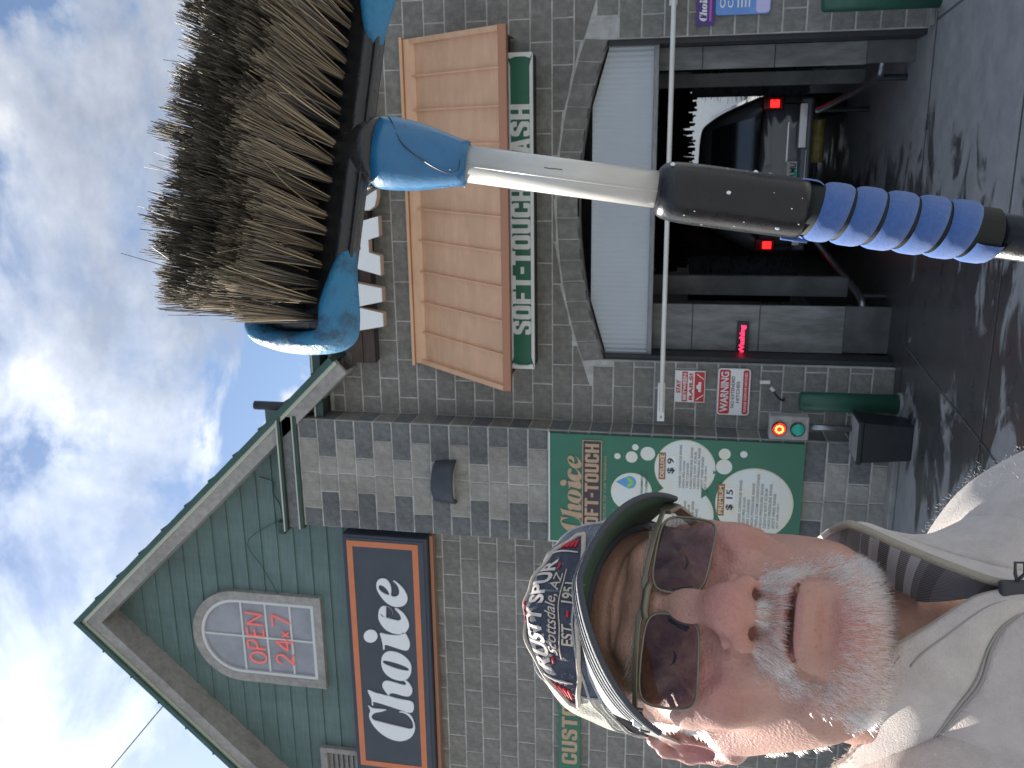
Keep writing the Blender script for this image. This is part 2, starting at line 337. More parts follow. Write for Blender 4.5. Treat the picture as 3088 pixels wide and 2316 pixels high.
xl, xr, ZT = -2.50, 3.4, 5.36
mb.box(xl, AC-AH, .001, .30, 0, 2.60); mb.box(AC+AH, xr, .001, .30, 0, 2.60)
mb.prism([(xl, 2.60), (AC-AH, 2.60)]+[(x, z) for x, z in INN]+[(AC+AH, 2.60), (xr, 2.60), (xr, ZT), (xl, ZT)], .001, .30)
wall = mb.build('wall', 'mortar', cw)
def sp_cw(z, k):
    if z < 2.79: return [(-2.50, AC-AH), (AC+AH, 3.0)]
    return [(-2.50, 3.0)]
lay(wall, 0, sp_cw, 0, 5.33, lambda x, k, w: 'block', arch=True, off=.95)
for i in range(NV):
    (a, b_), (c, d) = OUT[i], OUT[i+1]; (e, f), (g, h) = INN[i], INN[i+1]; s = MJ/2
    MB().prism([(e+s, f), (g-s, h), (c-s, d), (a+s, b_)], -.010, .12, .004).build('arch_block', 'block', cw)
MB().box(AC-AH-.001, AC-AH+.045, .05, .32, 0, 2.59).build('door_jamb', 'dark_metal', cw); MB().box(AC+AH-.045, AC+AH+.001, .05, .32, 0, 2.59).build('door_jamb', 'dark_metal', cw)
# translucent ribbed panel over the bay
tp = MB(); zt = lambda x: min(2.735, 2.59+(min(x-(AC-1.375), (AC+1.375)-x))*.29)
n = 120
for i in range(n):
    xa = AC-1.37+2.74*i/n; xb = AC-1.37+2.74*(i+1)/n; ya = .15+(.003 if i % 2 else -.003); yb = .15-(.003 if i % 2 else -.003)
    tp.raw([(xa, ya, 2.20), (xb, yb, 2.20), (xb, yb, zt(xb)), (xa, ya, zt(xa))], [(0, 1, 2, 3)])
pn = tp.build('transom_panel', 'poly', cw)
bevel(MB().box(AC-1.385, AC+1.385, .11, .19, 2.155, 2.20).box(AC-1.39, AC-1.365, .12, .18, 2.20, 2.60).box(AC+1.365, AC+1.39, .12, .18, 2.20, 2.60).build('panel_frame', 'grey_metal', pn), .004)
MB().box(AC-1.30, AC+1.30, .19, .25, 2.42, 2.45).build('panel_rail', 'dark_metal', pn)
# eave of the wash bay
ev = MB().box(-2.52, 3.4, -.22, .3, 5.375, 5.40).box(-2.52, 3.4, -.235, -.205, 5.345, 5.44)
ev.build('eave', 'flash', cw); MB().box(-2.52, 3.4, -.243, -.232, 5.42, 5.435).build('eave_trim', 'flash_edge', cw)
MB().raw([(-2.3, -.24, 5.445), (3.4, -.24, 5.445), (3.4, 6, 7.4), (-2.3, 6, 7.4)], [(0, 1, 2, 3)]).build('roof', 'roof_green', cw)
# inside of the bay: side walls, ceiling, back wall with the exit
IN0, IN1, DE = AC-1.75, AC+1.75, 11.5
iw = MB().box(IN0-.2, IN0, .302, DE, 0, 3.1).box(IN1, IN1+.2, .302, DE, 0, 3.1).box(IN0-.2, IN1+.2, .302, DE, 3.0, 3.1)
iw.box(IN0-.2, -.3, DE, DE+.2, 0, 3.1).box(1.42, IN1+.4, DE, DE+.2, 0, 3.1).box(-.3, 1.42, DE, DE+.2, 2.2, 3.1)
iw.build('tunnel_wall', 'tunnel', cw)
for nm, xa, xb in (('side_panel', AC-AH+.045, -1.40), ('side_panel', .715, AC+AH-.045)):
    sp_ = MB().box(xa, xb, .36, .40, .40, 2.18).build(nm, 'panel_grey', cw, bev=.004)
    MB().box(xa, xb, .352, .405, 1.16, 1.166).build('panel_seam', 'dark_metal', sp_)
    MB().box(xa, xb, .352, .405, 1.78, 1.786).build('panel_seam', 'dark_metal', sp_)
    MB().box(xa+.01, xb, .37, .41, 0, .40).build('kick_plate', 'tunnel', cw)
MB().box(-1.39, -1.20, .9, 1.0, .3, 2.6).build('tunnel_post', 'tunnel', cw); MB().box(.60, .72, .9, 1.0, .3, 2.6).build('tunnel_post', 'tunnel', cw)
# ------------------------------------------------------------------ copper canopy
aw = thing('copper_canopy', 'copper standing seam canopy above the wash bay', 'canopy', (-.5, 0, 3.37))
A0, A1, B0, B1 = -1.94, .99, -2.0, .985
zA, zB, yB = 4.36, 3.40, -.70
pan = lambda u: ((A0+(A1-A0)*u, -.02, zA), (B0+(B1-B0)*u, yB, zB))
for i in range(10):
    (p, q), (r_, s_) = pan(i/10), pan((i+1)/10); dn = Vector((0, -.81, -.59))*0
    m = MB().raw([q, s_, r_, p], [(0, 1, 2, 3)]); m.raw([(a[0], a[1]+.03, a[2]-.03) for a in (q, s_, r_, p)], [(3, 2, 1, 0)]); m.build('canopy_panel', 'copper', aw)
nv = Vector((0, zB-zA, -(yB+.02)))
nv = Vector((0, -(zA-zB), (-.02-yB))).normalized()
for i in range(11):
    p, q = [Vector(w) for w in pan(i/10)]; w = .016 if 0 < i < 10 else .045; h = .028 if 0 < i < 10 else .035
    x = Vector((w/2, 0, 0)); vv = [p-x, p+x, q+x, q-x]; vv = [tuple(k-nv*.01) for k in vv]+[tuple(k+nv*h) for k in vv]
    MB().raw(vv, [(0, 1, 2, 3), (7, 6, 5, 4), (0, 4, 5, 1), (1, 5, 6, 2), (2, 6, 7, 3), (3, 7, 4, 0)]).build('seam' if 0 < i < 10 else 'end_trim', 'copper', aw)
MB().box(A0-.02, A1+.02, -.06, 0, zA-.05, zA+.06).build('top_flashing', 'copper', aw, bev=.005)
MB().box(A0-.035, A1+.035, -.09, 0, zA+.062, zA+.09).build('top_cap', 'copper', aw, bev=.004)
MB().box(B0-.03, B1+.03, yB-.02, yB+.05, zB-.05, zB+.02).build('drip_edge', 'copper_edge', aw, bev=.004)
MB().raw([(B0, yB+.05, zB-.03), (B1, yB+.05, zB-.03), (B1, -.02, zB+.05), (B0, -.02, zB+.05)], [(3, 2, 1, 0)]).build('soffit', 'wood_dark', aw)
for x0, s in ((A0, 1), (A1, -1)): MB().raw([(x0+.01*s, -.02, zA), (x0+.01*s, -.02, zB), ((B0 if s > 0 else B1)+.01*s, yB, zB)], [(0, 1, 2)]).build('end_panel', 'copper', aw)
# ------------------------------------------------------------------ bay sign
sg = thing('bay_sign', 'long green sign with white lettering in a white frame under the canopy', 'sign', (-.54, -.3, 3.2))
X0, X1, Z0, Z1 = -1.92, .84, 3.203, 3.432
MB().box(X0+.01, X1-.01, -.28, -.05, Z0+.012, Z1-.006).build('cabinet', 'dark_metal', sg)
MB().box(X0+.03, X1-.03, -.287, -.281, Z0+.02, Z1-.02).build('face', 'sign_green', sg)
fr = MB()
fr.prism([(X0, Z0), (X1, Z0), (X1-.11, Z0+.030), (X0+.11, Z0+.030)], -.312, -.282); fr.prism([(X0, Z1), (X0+.11, Z1-.030), (X1-.11, Z1-.030), (X1, Z1)], -.312, -.282)
fr.prism([(X0, Z0+.001), (X0+.05, Z0+.022), (X0+.034, Z0+.07), (X0+.034, Z1-.07), (X0+.05, Z1-.022), (X0, Z1-.001)], -.315, -.283); fr.prism([(X1, Z0+.001), (X1, Z1-.001), (X1-.05, Z1-.022), (X1-.034, Z1-.07), (X1-.034, Z0+.07), (X1-.05, Z0+.022)], -.315, -.283)
fr.build('frame', 'white_sign', sg, bev=.004)
block_letters('letter', 'SOFT-TOUCH WASH', (-1.60, .42, Z0+.026, Z1-.026), -.288, .004, 'letter_white', sg)
# ------------------------------------------------------------------ channel letters on a plank board
ws = thing('channel_letter_sign', 'big white channel letters on a dark plank board above the canopy', 'sign', (-.6, 0, 4.7))
for a, c in ((4.80, 4.918), (4.924, 5.04)): MB().box(-1.95, 1.05, -.16, -.10, a, c).build('plank', 'wood_dark', ws, bev=.004)
MB().box(-1.945, 1.045, -.10, 0, 4.81, 5.03).build('board_back', 'navy_edge', ws)
for ch, xa, xb in (('W', -1.66, -1.10), ('A', -1.08, -.53), ('S', -.48, .02), ('H', .09, .62)):
    lt = block_letters('letter', ch, (xa, xb, 4.66, 5.19), -.17, .09, 'letter_return', ws)
    block_letters('letter_face', ch, (xa+.004, xb-.004, 4.664, 5.186), -.2605, .006, 'letter_white', lt)
# ------------------------------------------------------------------ gabled office building
of = thing('office_building', 'green gabled building of grey block with an arched window and a block pier', 'building', (-5, 0, 0))
GX, GZ, SL = -4.98, 8.36, 1.035
MB().box(-9.0, -2.505, .001, .3, 0, 4.36).build('core', 'mortar', of)
ow = of.children[0]; ow.name = 'wall'
PX0, PX1, PY = -3.645, -2.505, -.30
lay(ow, 0, lambda z, k: [(-6.95, PX0-.005)], 0, 4.34, lambda x, k, w: 'block', off=-2.5)
MB().prism([(GX-(8.1-4.30)/SL, 4.30), (GX+(8.1-4.30)/SL, 4.30), (GX, 8.1)], .03, .3).build('gable_core', 'siding', of)
z = 4.36
while z < 8.0:                                 # lapped boards, each one tapering up to the rake
    h = min(.196, 8.12-z); xa, xb = GX-(8.16-z)/SL, GX+(8.16-z)/SL; xc, xd = GX-(8.16-z-h)/SL, GX+(8.16-z-h)/SL
    y0, y1 = -.022, -.004
    cuts = [(xa, xc, xb, xd)] if z > 5.9 else [(xa, xc, -2.52, -2.52)]
    for a, c, e, g in cuts:
        e, g = min(e, -1.9), min(g, -1.9)
        MB().raw([(a, y0, z), (e, y0, z), (g, y1, z+h+.012), (c, y1, z+h+.012), (a, .03, z), (e, .03, z), (g, .03, z+h+.012), (c, .03, z+h+.012)], [(0, 1, 2, 3), (1, 0, 4, 5), (2, 6, 7, 3), (1, 5, 6, 2), (0, 3, 7, 4)]).build('siding_board', 'siding', of)
    z += .190
# rakes and roof
def rake(s, l, a, b_, y0, y1, name, m, x1=None):
    d = Vector((s, 0, -SL)).normalized(); nrm = Vector((s*SL, 0, 1)).normalized(); p = Vector((GX, 0, GZ)); q = p+d*l
    k = lambda o, w: (o+nrm*w)
    vv = [(*k(p, a).xz,), (*k(q, a).xz,), (*k(q, b_).xz,), (*k(p, b_).xz,)]
    vv[0] = (GX, GZ+a/nrm.z); vv[3] = (GX, GZ+b_/nrm.z)
    return MB().prism(vv, y0, y1).build(name, m, of)
for s, l in ((1, 4.45), (-1, 5.4)):
    rake(s, l, -.175, -.05, -.325, -.285, 'rake_board', 'trim')
    rake(s, l, -.175, -.155, -.285, .0, 'rake_soffit', 'trim')
    rake(s, l, -.05, -.012, -.345, -.28, 'drip_edge', 'flash_edge')
    rf = rake(s, l, -.01, .045, -.38, 6.0, 'roof', 'roof_green')
    d = Vector((s, 0, -SL)).normalized(); nrm = Vector((s*SL, 0, 1)).normalized()
    for i in range(1, 11):
        p = Vector((GX, 0, GZ))+d*(i*.42)+nrm*.048
        MB().tube([p+Vector((0, -.385, 0)), p+Vector((0, 6, 0))], .013, 5).build('roof_seam', 'roof_green', rf)
MB().prism([(-2.49, 5.46), (-2.49, 5.72), (-2.05, 5.30), (-2.05, 5.45)], -.12, .29).build('soffit_return', 'siding', of)
MB().tube([(-2.42, -.18, 5.6), (-2.42, -.18, 6.10)], .045, 10).build('vent_pipe', 'dark_metal', of, True)
# block pier
pr = MB().box(PX0+.003, PX1-.002, PY+.002, .0, 0, 5.62).build('pier', 'mortar', of)
def pick(x, k, w):
    e = min(x-PX0, PX1-x); lim = .40 if k % 2 else .21
    return 'block_dark' if e < lim else 'block_light'
z = 0; k = 0
while z < 5.58:
    a = .385 if k % 2 else .20
    xs = [PX0, PX0+a, (PX0+PX1)/2, PX1-a, PX1] if k % 2 else [PX0, PX0+a, PX0+a+.385, PX1-a, PX1]
    hh = min(BH, 5.6-z)-MJ
    for i in range(4):
        p, q = xs[i]+MJ/2, xs[i+1]-MJ/2
        if q-p < .03: continue
        add('block', block_mesh(q-p, hh, 'block_dark' if i in (0, 3) else 'block_light'), pr, Vector(((p+q)/2, PY, z+hh/2))-wloc(pr))
    o = add('block', block_mesh(.27, hh, 'block_dark' if k % 2 else 'block'), pr, Vector((PX1, PY+.16, z+hh/2))-wloc(pr)); o.rotation_euler.z = math.pi/2
    z += BH; k += 1
cp = MB().box(PX0-.03, PX1+.03, PY-.035, .0, 5.60, 5.65).box(PX0-.05, PX1+.05, PY-.07, .0, 5.76, 5.80).build('pier_cap', 'flash', of, bev=.006)
MB().box(PX0-.02, PX1+.02, PY-.025, .0, 5.652, 5.758).build('cap_band', 'block_dark', cp)
MB().box(PX0-.033, PX1+.033, PY-.041, PY-.036, 5.636, 5.649).box(PX0-.053, PX1+.053, PY-.077, PY-.071, 5.784, 5.799).build('cap_edge', 'flash_edge', cp)
# arched window
wn = MB(); WX, WR, ZB, ZS = -5.155, .555, 5.605, 6.605
def archpoly(r, zb): return [(WX-r, zb), (WX+r, zb)]+[(WX+r*math.cos(math.pi*i/20), ZS+r*math.sin(math.pi*i/20)) for i in range(21)]
def ring(r0, r1, zb0, zb1, y0, y1):
    a, c = archpoly(r0, zb0), archpoly(r1, zb1); n = len(a); m = MB()
    v = [(x, y0, z) for x, z in a]+[(x, y0, z) for x, z in c]+[(x, y1, z) for x, z in a]+[(x, y1, z) for x, z in c]; f = []
    for i in range(n):
        j = (i+1) % n; f += [(i, j, n+j, n+i), (2*n+i, 2*n+j, j, i), (n+i, n+j, 3*n+j, 3*n+i)]
    return m.raw(v, f)
win = ring(WR, WR-.10, ZB, ZB+.09, -.075, 0).build('window', 'trim', of, bev=.004)
ring(WR-.10, WR-.135, ZB+.09, ZB+.125, -.066, 0).build('window_frame', 'win_frame', win)
def pane(poly): return MB().prism(poly, -.036, -.031).build('pane', 'pane', win)
pm = mat('pane', (.34, .35, .385), .2, spec=.7, var=.25, vs=2)
r = WR-.137; zrow = [ZB+.127, 5.98, 6.27, 6.56]
for i in range(3):
    for xa, xb in ((WX-r, WX-.006), (WX+.006, WX+r)): pane([(xa, zrow[i]+.006), (xb, zrow[i]+.006), (xb, zrow[i+1]-.006), (xa, zrow[i+1]-.006)])
for s in (-1, 1):
    pts = [(WX+s*r*math.cos(math.pi/2*i/10), ZS+r*math.sin(math.pi/2*i/10)) for i in range(11)]
    pane([(WX+s*.006, 6.566), (WX+s*r, 6.566)]+pts[:-1]+[(WX+s*.006, ZS+r)])
mu = MB().box(WX-.011, WX+.011, -.052, -.030, ZB+.125, ZS+r)
for z in zrow[1:]: mu.box(WX-r-.002, WX+r+.002, -.0525, -.030, z-.011, z+.011)
mu.build('muntin', 'win_frame', win)
ns = thing('neon_sign', 'red handwritten neon sign inside the arched gable window', 'sign', (WX, -.03, 6.0))
def strokes(nm, lines):
    m = MB()
    for l in lines: m.tube([(WX+x, -.060, z) for x, z in (crv(l, 4*len(l)) if len(l) > 3 else l)], .0105, 5)
    m.build(nm, 'neon', ns, True)
def xf(pts, x, z, w, h, sh=.0): return [(x+(a+b*sh)*w, z+b*h) for a, b in pts]
circ = [(.5+.5*math.cos(t), .5+.5*math.sin(t)) for t in np.linspace(0, 6.3, 14)]
strokes('neon_word', [xf(circ, -.31, 6.30, .13, .19), xf([(0, -.05), (.1, 1.0)], -.14, 6.31, .1, .19), xf([(.1, 1.0), (.7, 1.05), (.9, .75), (.6, .5), (.05, .45)], -.14, 6.31, .12, .19),
    xf([(.9, 0), (0, 0), (0, 1), (.9, 1)][::1][:2], .02, 6.31, .1, .19), xf([(0, 0), (.05, 1)], .02, 6.31, .1, .19), xf([(.05, 1), (1, 1.02)], .02, 6.31, .1, .19), xf([(0, .52), (.8, .54)], .02, 6.31, .1, .19),
    xf([(0, 0), (.05, 1)], .16, 6.31, .14, .19), xf([(.05, 1), (.9, 0)], .16, 6.31, .14, .19), xf([(.9, 0), (1, 1.05)], .16, 6.31, .14, .19)])
strokes('neon_word', [xf([(0, .75), (.3, 1.02), (.8, .95), (.85, .65), (.4, .3), (0, 0)], -.30, 5.97, .13, .20), xf([(0, 0), (.45, .1), (1, .02)], -.30, 5.97, .13, .20),
    xf([(.75, 0), (.75, 1)], -.13, 5.96, .14, .21), xf([(.75, 1), (0, .35)], -.13, 5.96, .14, .21), xf([(0, .35), (1, .38)], -.13, 5.96, .14, .21),
    xf([(0, 0), (1, 1)], .04, 6.01, .06, .08), xf([(0, 1), (1, 0)], .04, 6.01, .06, .08), xf([(0, 1), (1, 1)], .16, 5.98, .14, .21), xf([(1, 1), (.35, 0)], .16, 5.98, .14, .21)])
# grey louvre left of the big sign, conduit and small spotlight on the boards
vt = thing('gable_louvre', 'grey framed louvre at the left end of the dark shop sign', 'louvre', (-6.75, 0, 4.9))
for i in range(6): MB().raw([(-7.0, -.05, 5.30+i*.06), (-6.53, -.05, 5.30+i*.06), (-6.53, -.02, 5.36+i*.06), (-7.0, -.02, 5.36+i*.06)], [(0, 1, 2, 3)]).build('slat', 'trim', vt)
MB().box(-7.05, -6.47, -.075, -.02, 5.66, 5.74).box(-6.53, -6.47, -.075, -.02, 5.25, 5.66).box(-7.05, -6.53, -.075, -.02, 5.25, 5.30).build('frame', 'trim', vt)
sl_ = thing('small_floodlight', 'tiny dark floodlight with a loose cable on the green boards', 'floodlight', (-3.7, -.03, 6.0))
MB().box(-3.86, -3.72, -.11, -.03, 5.93, 6.0).build('head', 'flash', sl_, bev=.008)
MB().tube(crv([(-3.72, -.04, 5.97), (-3.55, -.04, 5.99), (-3.42, -.04, 6.06), (-3.3, -.04, 6.04), (-3.25, -.04, 6.2)], 14), .006, 5).build('cable', 'flash', sl_)
MB().tube(crv([(-3.72, -.04, 6.0), (-4.0, -.045, 6.4), (-4.3, -.045, 6.25), (-4.6, -.045, 6.1)], 14), .004, 5).build('cable', 'flash', sl_)
wr = thing('overhead_wire', 'thin wire running up from the left roof slope', 'wire', (-6, -.3, 7.2))
MB().tube([(-5.9, -.3, 7.42), (-9.5, -1.5, 10.4)], .008, 5).build('wire', 'ink_soft', wr)
# ------------------------------------------------------------------ script letters
GL = {'C':'541,567 511,520 511,439 508,361 479,424 458,487 426,525 395,535 365,512 348,431 328,302 312,189 302,109 319,73 366,66 421,83 469,121 495,168 497,216 510,196 503,132 466,85 399,56 324,47 256,62 191,106 146,181 134,262 159,359 220,454 301,523 378,557 431,560 477,545 503,551',
'h':'729,561 706,477 693,397 685,329 737,362 783,387 828,388 859,364 869,323 855,244 840,173 840,130 868,125 891,149 897,130 871,92 814,62 762,60 722,79 704,112 706,171 722,242 724,290 703,319 679,313 657,189 638,59 514,67 522,179 562,339 593,499 555,506 550,521 630,526',
'o':'1107,386 1178,363 1221,313 1229,249 1210,171 1162,102 1098,61 1022,58 950,80 898,130 886,194 903,273 948,343 1021,382',
'i':'1434,381 1424,295 1427,200 1438,149 1459,139 1458,105 1386,69 1328,60 1281,73 1256,101 1262,161 1286,254 1300,333 1243,344 1247,359 1306,361 1389,376',
'i2':'1394,413 1364,421 1338,439 1319,465 1310,494 1313,524 1327,548 1350,563 1379,567 1409,560 1435,541 1454,516 1463,486 1460,457 1446,433 1423,418',
'c':'1665,388 1606,391 1542,368 1479,316 1445,239 1443,152 1475,96 1537,62 1603,67 1675,102 1720,147 1744,197 1729,201 1684,163 1638,143 1610,151 1599,189 1613,269 1627,332 1639,361 1667,366 1644,343 1621,308 1624,275 1654,239 1701,234 1738,260 1754,301 1749,344 1716,374',
'e':'1995,393 2045,375 2070,332 2062,278 2008,242 1943,234 1882,240 1872,202 1892,162 1934,148 1990,157 2033,186 2049,209 2054,193 2016,141 1955,90 1884,63 1818,73 1772,121 1757,200 1783,276 1851,343 1930,386'}
HOLE = {'o':'1097,370 1112,343 1097,232 1070,138 1047,92 1024,85 1013,109 1023,204 1055,314 1075,360', 'e':'1981,368 1994,344 1970,298 1924,266 1887,259 1889,287 1910,332 1943,365'}
pp = lambda s: [tuple(float(a)/1000 for a in q.split(',')) for q in s.split()]
def soft(P): return [tuple(q) for q in crv(P, len(P)*3, True)]
def script_word(name, org, k, y, depth, m, parent):
    """the word in slanted fat script; origin = its lower left corner, k = scale"""
    for ch in ('C', 'h', 'o', 'i', 'c', 'e'):
        cu = bpy.data.curves.new('t', 'CURVE'); cu.dimensions = '2D'; cu.fill_mode = 'BOTH'; cu.extrude = depth/2
        for pl in [GL[ch]]+([HOLE[ch]] if ch in HOLE else [])+([GL['i2']] if ch == 'i' else []):
            P = soft(pp(pl)); s = cu.splines.new('POLY'); s.points.add(len(P)-1); s.use_cyclic_u = True
            for q, (a, c) in zip(s.points, P): q.co = (org[0]+a*k, org[1]+c*k, 0, 1)
        o = bpy.data.objects.new('t', cu); C.objects.link(o); dg = bpy.context.evaluated_depsgraph_get(); dg.update()
        me = bpy.data.meshes.new_from_object(o.evaluated_get(dg))
        v = [(q.co.x, y-depth/2-q.co.z, q.co.y) for q in me.vertices]; f = [tuple(p.vertices) for p in me.polygons]
        bpy.data.objects.remove(o); bpy.data.curves.remove(cu); bpy.data.meshes.remove(me)
        MB().raw(v, f).build(name, m, parent)
# ------------------------------------------------------------------ big shop sign
cs = thing('shop_sign', 'long dark cabinet sign with fat white script and an orange border', 'sign', (-5.2, -.2, 4.4))
zc = CAMH
MB().box(-6.68, -3.765, -.19, -.025, zc+2.437, zc+3.345).build('cabinet', 'navy_edge', cs, bev=.01)
MB().box(-6.64, -3.80, -.196, -.188, zc+2.475, zc+3.305).build('face', 'sign_navy', cs)
x0, x1, z0, z1, w = -6.53, -3.83, zc+2.53, zc+3.297, .062
MB().box(x0, x1, -.2005, -.197, z0, z0+w).box(x0, x1, -.2005, -.197, z1-w, z1).box(x0, x0+w, -.2003, -.197, z0+w, z1-w).box(x1-w, x1, -.2003, -.197, z0+w, z1-w).build('border', 'sign_orange', cs)
script_word('letter', (-6.3, zc+2.6), 1.0, -.198, .012, 'letter_white', cs)
MB().box(-6.68, -3.76, -.12, -.03, zc+2.395, zc+2.43).build('mounting_rail', 'copper_edge', cs)
# half-round wall lamp
wl = thing('wall_lamp', 'dark half-round wall lamp on the block pier', 'lamp', (-3.07, -.3, 4.08))
v = []; f = []
prof = [(0.0, 4.20), (.16, 4.195), (.175, 4.18), (.185, 4.05), (.19, 3.985), (.178, 3.975), (.16, 3.99)]
for r_, z in prof:
    for i in range(13): a = math.pi*i/12; v.append((-3.07-.22*math.cos(a)*(r_/.185), -.313-r_*math.sin(a), z))
for j in range(len(prof)-1):
    for i in range(12): q = j*13+i; f.append((q, q+1, q+14, q+13))
MB().raw(v, f).build('shell', 'lamp_shell', wl, True)
MB().raw([(-3.07-.18*math.cos(math.pi*i/12), -.313-.15*math.sin(math.pi*i/12), 4.0) for i in range(13)], [tuple(range(13))]).build('lens', 'poly', wl)
MB().box(-3.2, -2.94, -.316, -.295, 4.0, 4.17).build('back_plate', 'lamp_shell', wl)
# ------------------------------------------------------------------ menu board on the pier
mn = thing('menu_board', 'tall green wash menu board with pale bubbles on the block pier', 'menu board', (-3.07, -.33, .77))
X0, X1, Z0, Z1 = -3.605, -2.522, zc-1.145, zc+1.148
MB().box(X0, X1, -.345, -.318, Z0, Z1).build('board', 'sign_green', mn)
MB().box(X0-.008, X1+.008, -.35, -.315, Z1, Z1+.012).box(X0-.010, X0-.001, -.35, -.316, Z0, Z1).build('edge_trim', 'white_sign', mn)
# board measured in the picture's own proportions: u 0..1 left to right, w 0..1 top to bottom
bx = lambda u, w_: (X0+(X1-X0)*u, Z1-(Z1-Z0)*w_)
script_word('script_letter', (bx(.06, 0)[0]-.02, bx(.10, .140)[1]-.005), .40, -.3455, .008, 'tan_letter', mn)
a, c = bx(.05, .213), bx(.955, .134)
MB().box(a[0], c[0], -.352, -.3452, a[1], c[1]).build('name_plate', 'plum', mn)
MB().box(a[0], c[0], -.3535, -.3455, c[1]-.008, c[1]).box(a[0], c[0], -.3535, -.3455, a[1], a[1]+.008).box(a[0], a[0]+.008, -.3533, -.3455, a[1]+.008, c[1]-.008).box(c[0]-.008, c[0], -.3533, -.3455, a[1]+.008, c[1]-.008).build('plate_border', 'tan_letter', mn)
block_letters('plate_letter', 'SOFT-TOUCH', (a[0]+.035, c[0]-.035, a[1]+.026, c[1]-.026), -.3525, .004, 'tan_letter', mn)
lettering('tag_line', 'THE FUTURE OF CAR WASHING', (a[0]+.06, c[0]-.15, a[1]-.045, a[1]-.022), -.3455, 'tan_letter', mn, .002, .0)
def disc(nm, u, w_, r, m, y, n=40, sx=1):
    cx, cz = bx(u, w_); P = [(min(cx+sx*r*math.cos(2*math.pi*i/n), X1-.006), cz+r*math.sin(2*math.pi*i/n)) for i in range(n)]; return MB().prism(P, y, y+.0025).build(nm, m, mn)
for i, (u, w_, r) in enumerate(((.50, .335, .19), (.32, .535, .30), (.74, .545, .275), (.455, .82, .345))):
    disc('bubble_rim', u, w_, r, 'bubble_rim', -.3475+.0001*i); disc('bubble', u, w_, r-.008, 'bubble', -.3500-.0004*i)
for u, w_, r in ((.857, .397, .067), (.82, .333, .055), (.822, .276, .029), (.909, .347, .03), (.886, .697, .053), (.773, .697, .072), (.891, .77, .032)):
    disc('small_bubble', u, w_, r, 'bubble', -.3489, 20)
cx, cz = bx(.59, .322)
MB().prism([(cx, cz+.115), (cx-.04, cz+.045)]+[(cx+.062*math.cos(t), cz-.01+.062*math.sin(t)) for t in np.linspace(math.pi*.95, 2.05*math.pi, 14)]+[(cx+.04, cz+.045)], -.3522, -.3512).build('drop_mark', 'drop_blue', mn)
MB().prism([(cx, cz-.055), (cx-.05, cz-.01), (cx-.045, cz+.02), (cx-.005, cz-.01)], -.3532, -.3524).prism([(cx, cz-.055), (cx+.05, cz-.01), (cx+.045, cz+.02), (cx+.005, cz-.01)], -.3532, -.3524).build('leaf_mark', 'leaf_green', mn)
def lines(u0, w0, L_, dw, h, wid, m='ink_soft'):
    for i, s in enumerate(L_):
        x, z = bx(u0, w0+i*dw); lettering('menu_line', s, (x, x+wid*len(s)/22, z-h, z), -.3525, m, mn, .001, .008)
lines(.45, .372, ['ENVIRONMENTALLY', 'SAFE CHEMICALS'], .018, .020, .40, 'sign_green')
MENU = ['UNDER CARRIAGE RINSE', 'HIGH PRE-SOAK', 'TIRE CLEANER', 'HIGH PRESSURE RINSE', 'GENTLE SOFT SCRUB', 'HIGH PRESSURE RINSE', 'SPOT FREE RINSE', 'JET AIR DRY']
lines(.565, .522, MENU, .0145, .021, .46)
lines(.13, .500, MENU[:8], .0155, .021, .40)
lines(.245, .760, MENU[:4]+['TRIPLE FOAM CONDITIONER']+MENU[3:], .0165, .024, .50)
for u0, w0, wd_, txt_, pr_ in ((.635, .442, .26, 'DELUXE', '$ 9'), (.335, .677, .31, 'PREMIUM', '$ 15')):
    x, z = bx(u0, w0); MB().box(x, x+wd_, -.3535, -.3515, z-.062, z).build('title_tab', 'sign_brown', mn)
    lettering('title', txt_, (x+.02, x+wd_-.02, z-.050, z-.012), -.3537, 'bubble_rim', mn, .001, .01)
    MB().box(x+.12, x+wd_-.03, -.3537, -.3516, z-.155, z-.068).build('price_tab', 'white_sign', mn)
    lettering('price', pr_, (x+.06, x+wd_-.05, z-.145, z-.076), -.354, 'ink', mn, .001, .02)
for u, w_, s in ((.53, .625, .055), (.543, .446, .026), (.72, .70-.04, .02)):
    cx, cz = bx(u, w_); MB().prism([(cx-s, cz+s*.5), (cx, cz-s*.7), (cx+s, cz+s*.5)], -.353, -.351).build('green_gap', 'sign_green', mn)
# sign strip on the left wall, half hidden behind the cap
ct = thing('wall_strip_sign', 'narrow green sign strip with pale capitals low on the left wall', 'sign', (-5.2, -.02, 2.9))
MB().box(-6.60, -3.95, -.045, -.018, zc+.875, zc+1.105).build('board', 'sign_green', ct)
block_letters('letter', 'CUSTOM', (-6.33, -5.42, zc+.905, zc+1.07), -.046, .004, 'tan_letter', ct)
# ------------------------------------------------------------------ small signs by the bay
st = thing('rail_sign', 'small red and white square sign above the warning sign', 'sign', (-2.11, -.02, 1.65))
X0, X1, Z0, Z1 = -2.262, -1.957, zc-.262, zc+.017
MB().box(X0, X1, -.030, -.016, Z0, Z1).build('plate', 'white_sign', st, bev=.004)
for i, (a, c, m, s, lm) in enumerate(((.02, .23, None, 'STAY', 'red'), (.24, .42, 'red', 'BETWEEN', 'white_sign'), (.44, .63, None, 'RAILS!', 'red'), (.65, .97, 'red', None, None))):
    za, zb = Z1-(Z1-Z0)*c, Z1-(Z1-Z0)*a
    if m: MB().box(X0+.01, X1-.01, -.033, -.0305, za, zb).build('band', m, st)
    if s: lettering('lettering', s, ((X0+.09 if len(s) < 5 else X0+.025), (X1-.09 if len(s) < 5 else X1-.025), za+.009, zb-.009), -.034, lm, st, .001, .03)
cx, cz = (X0+X1)/2, Z0+.05
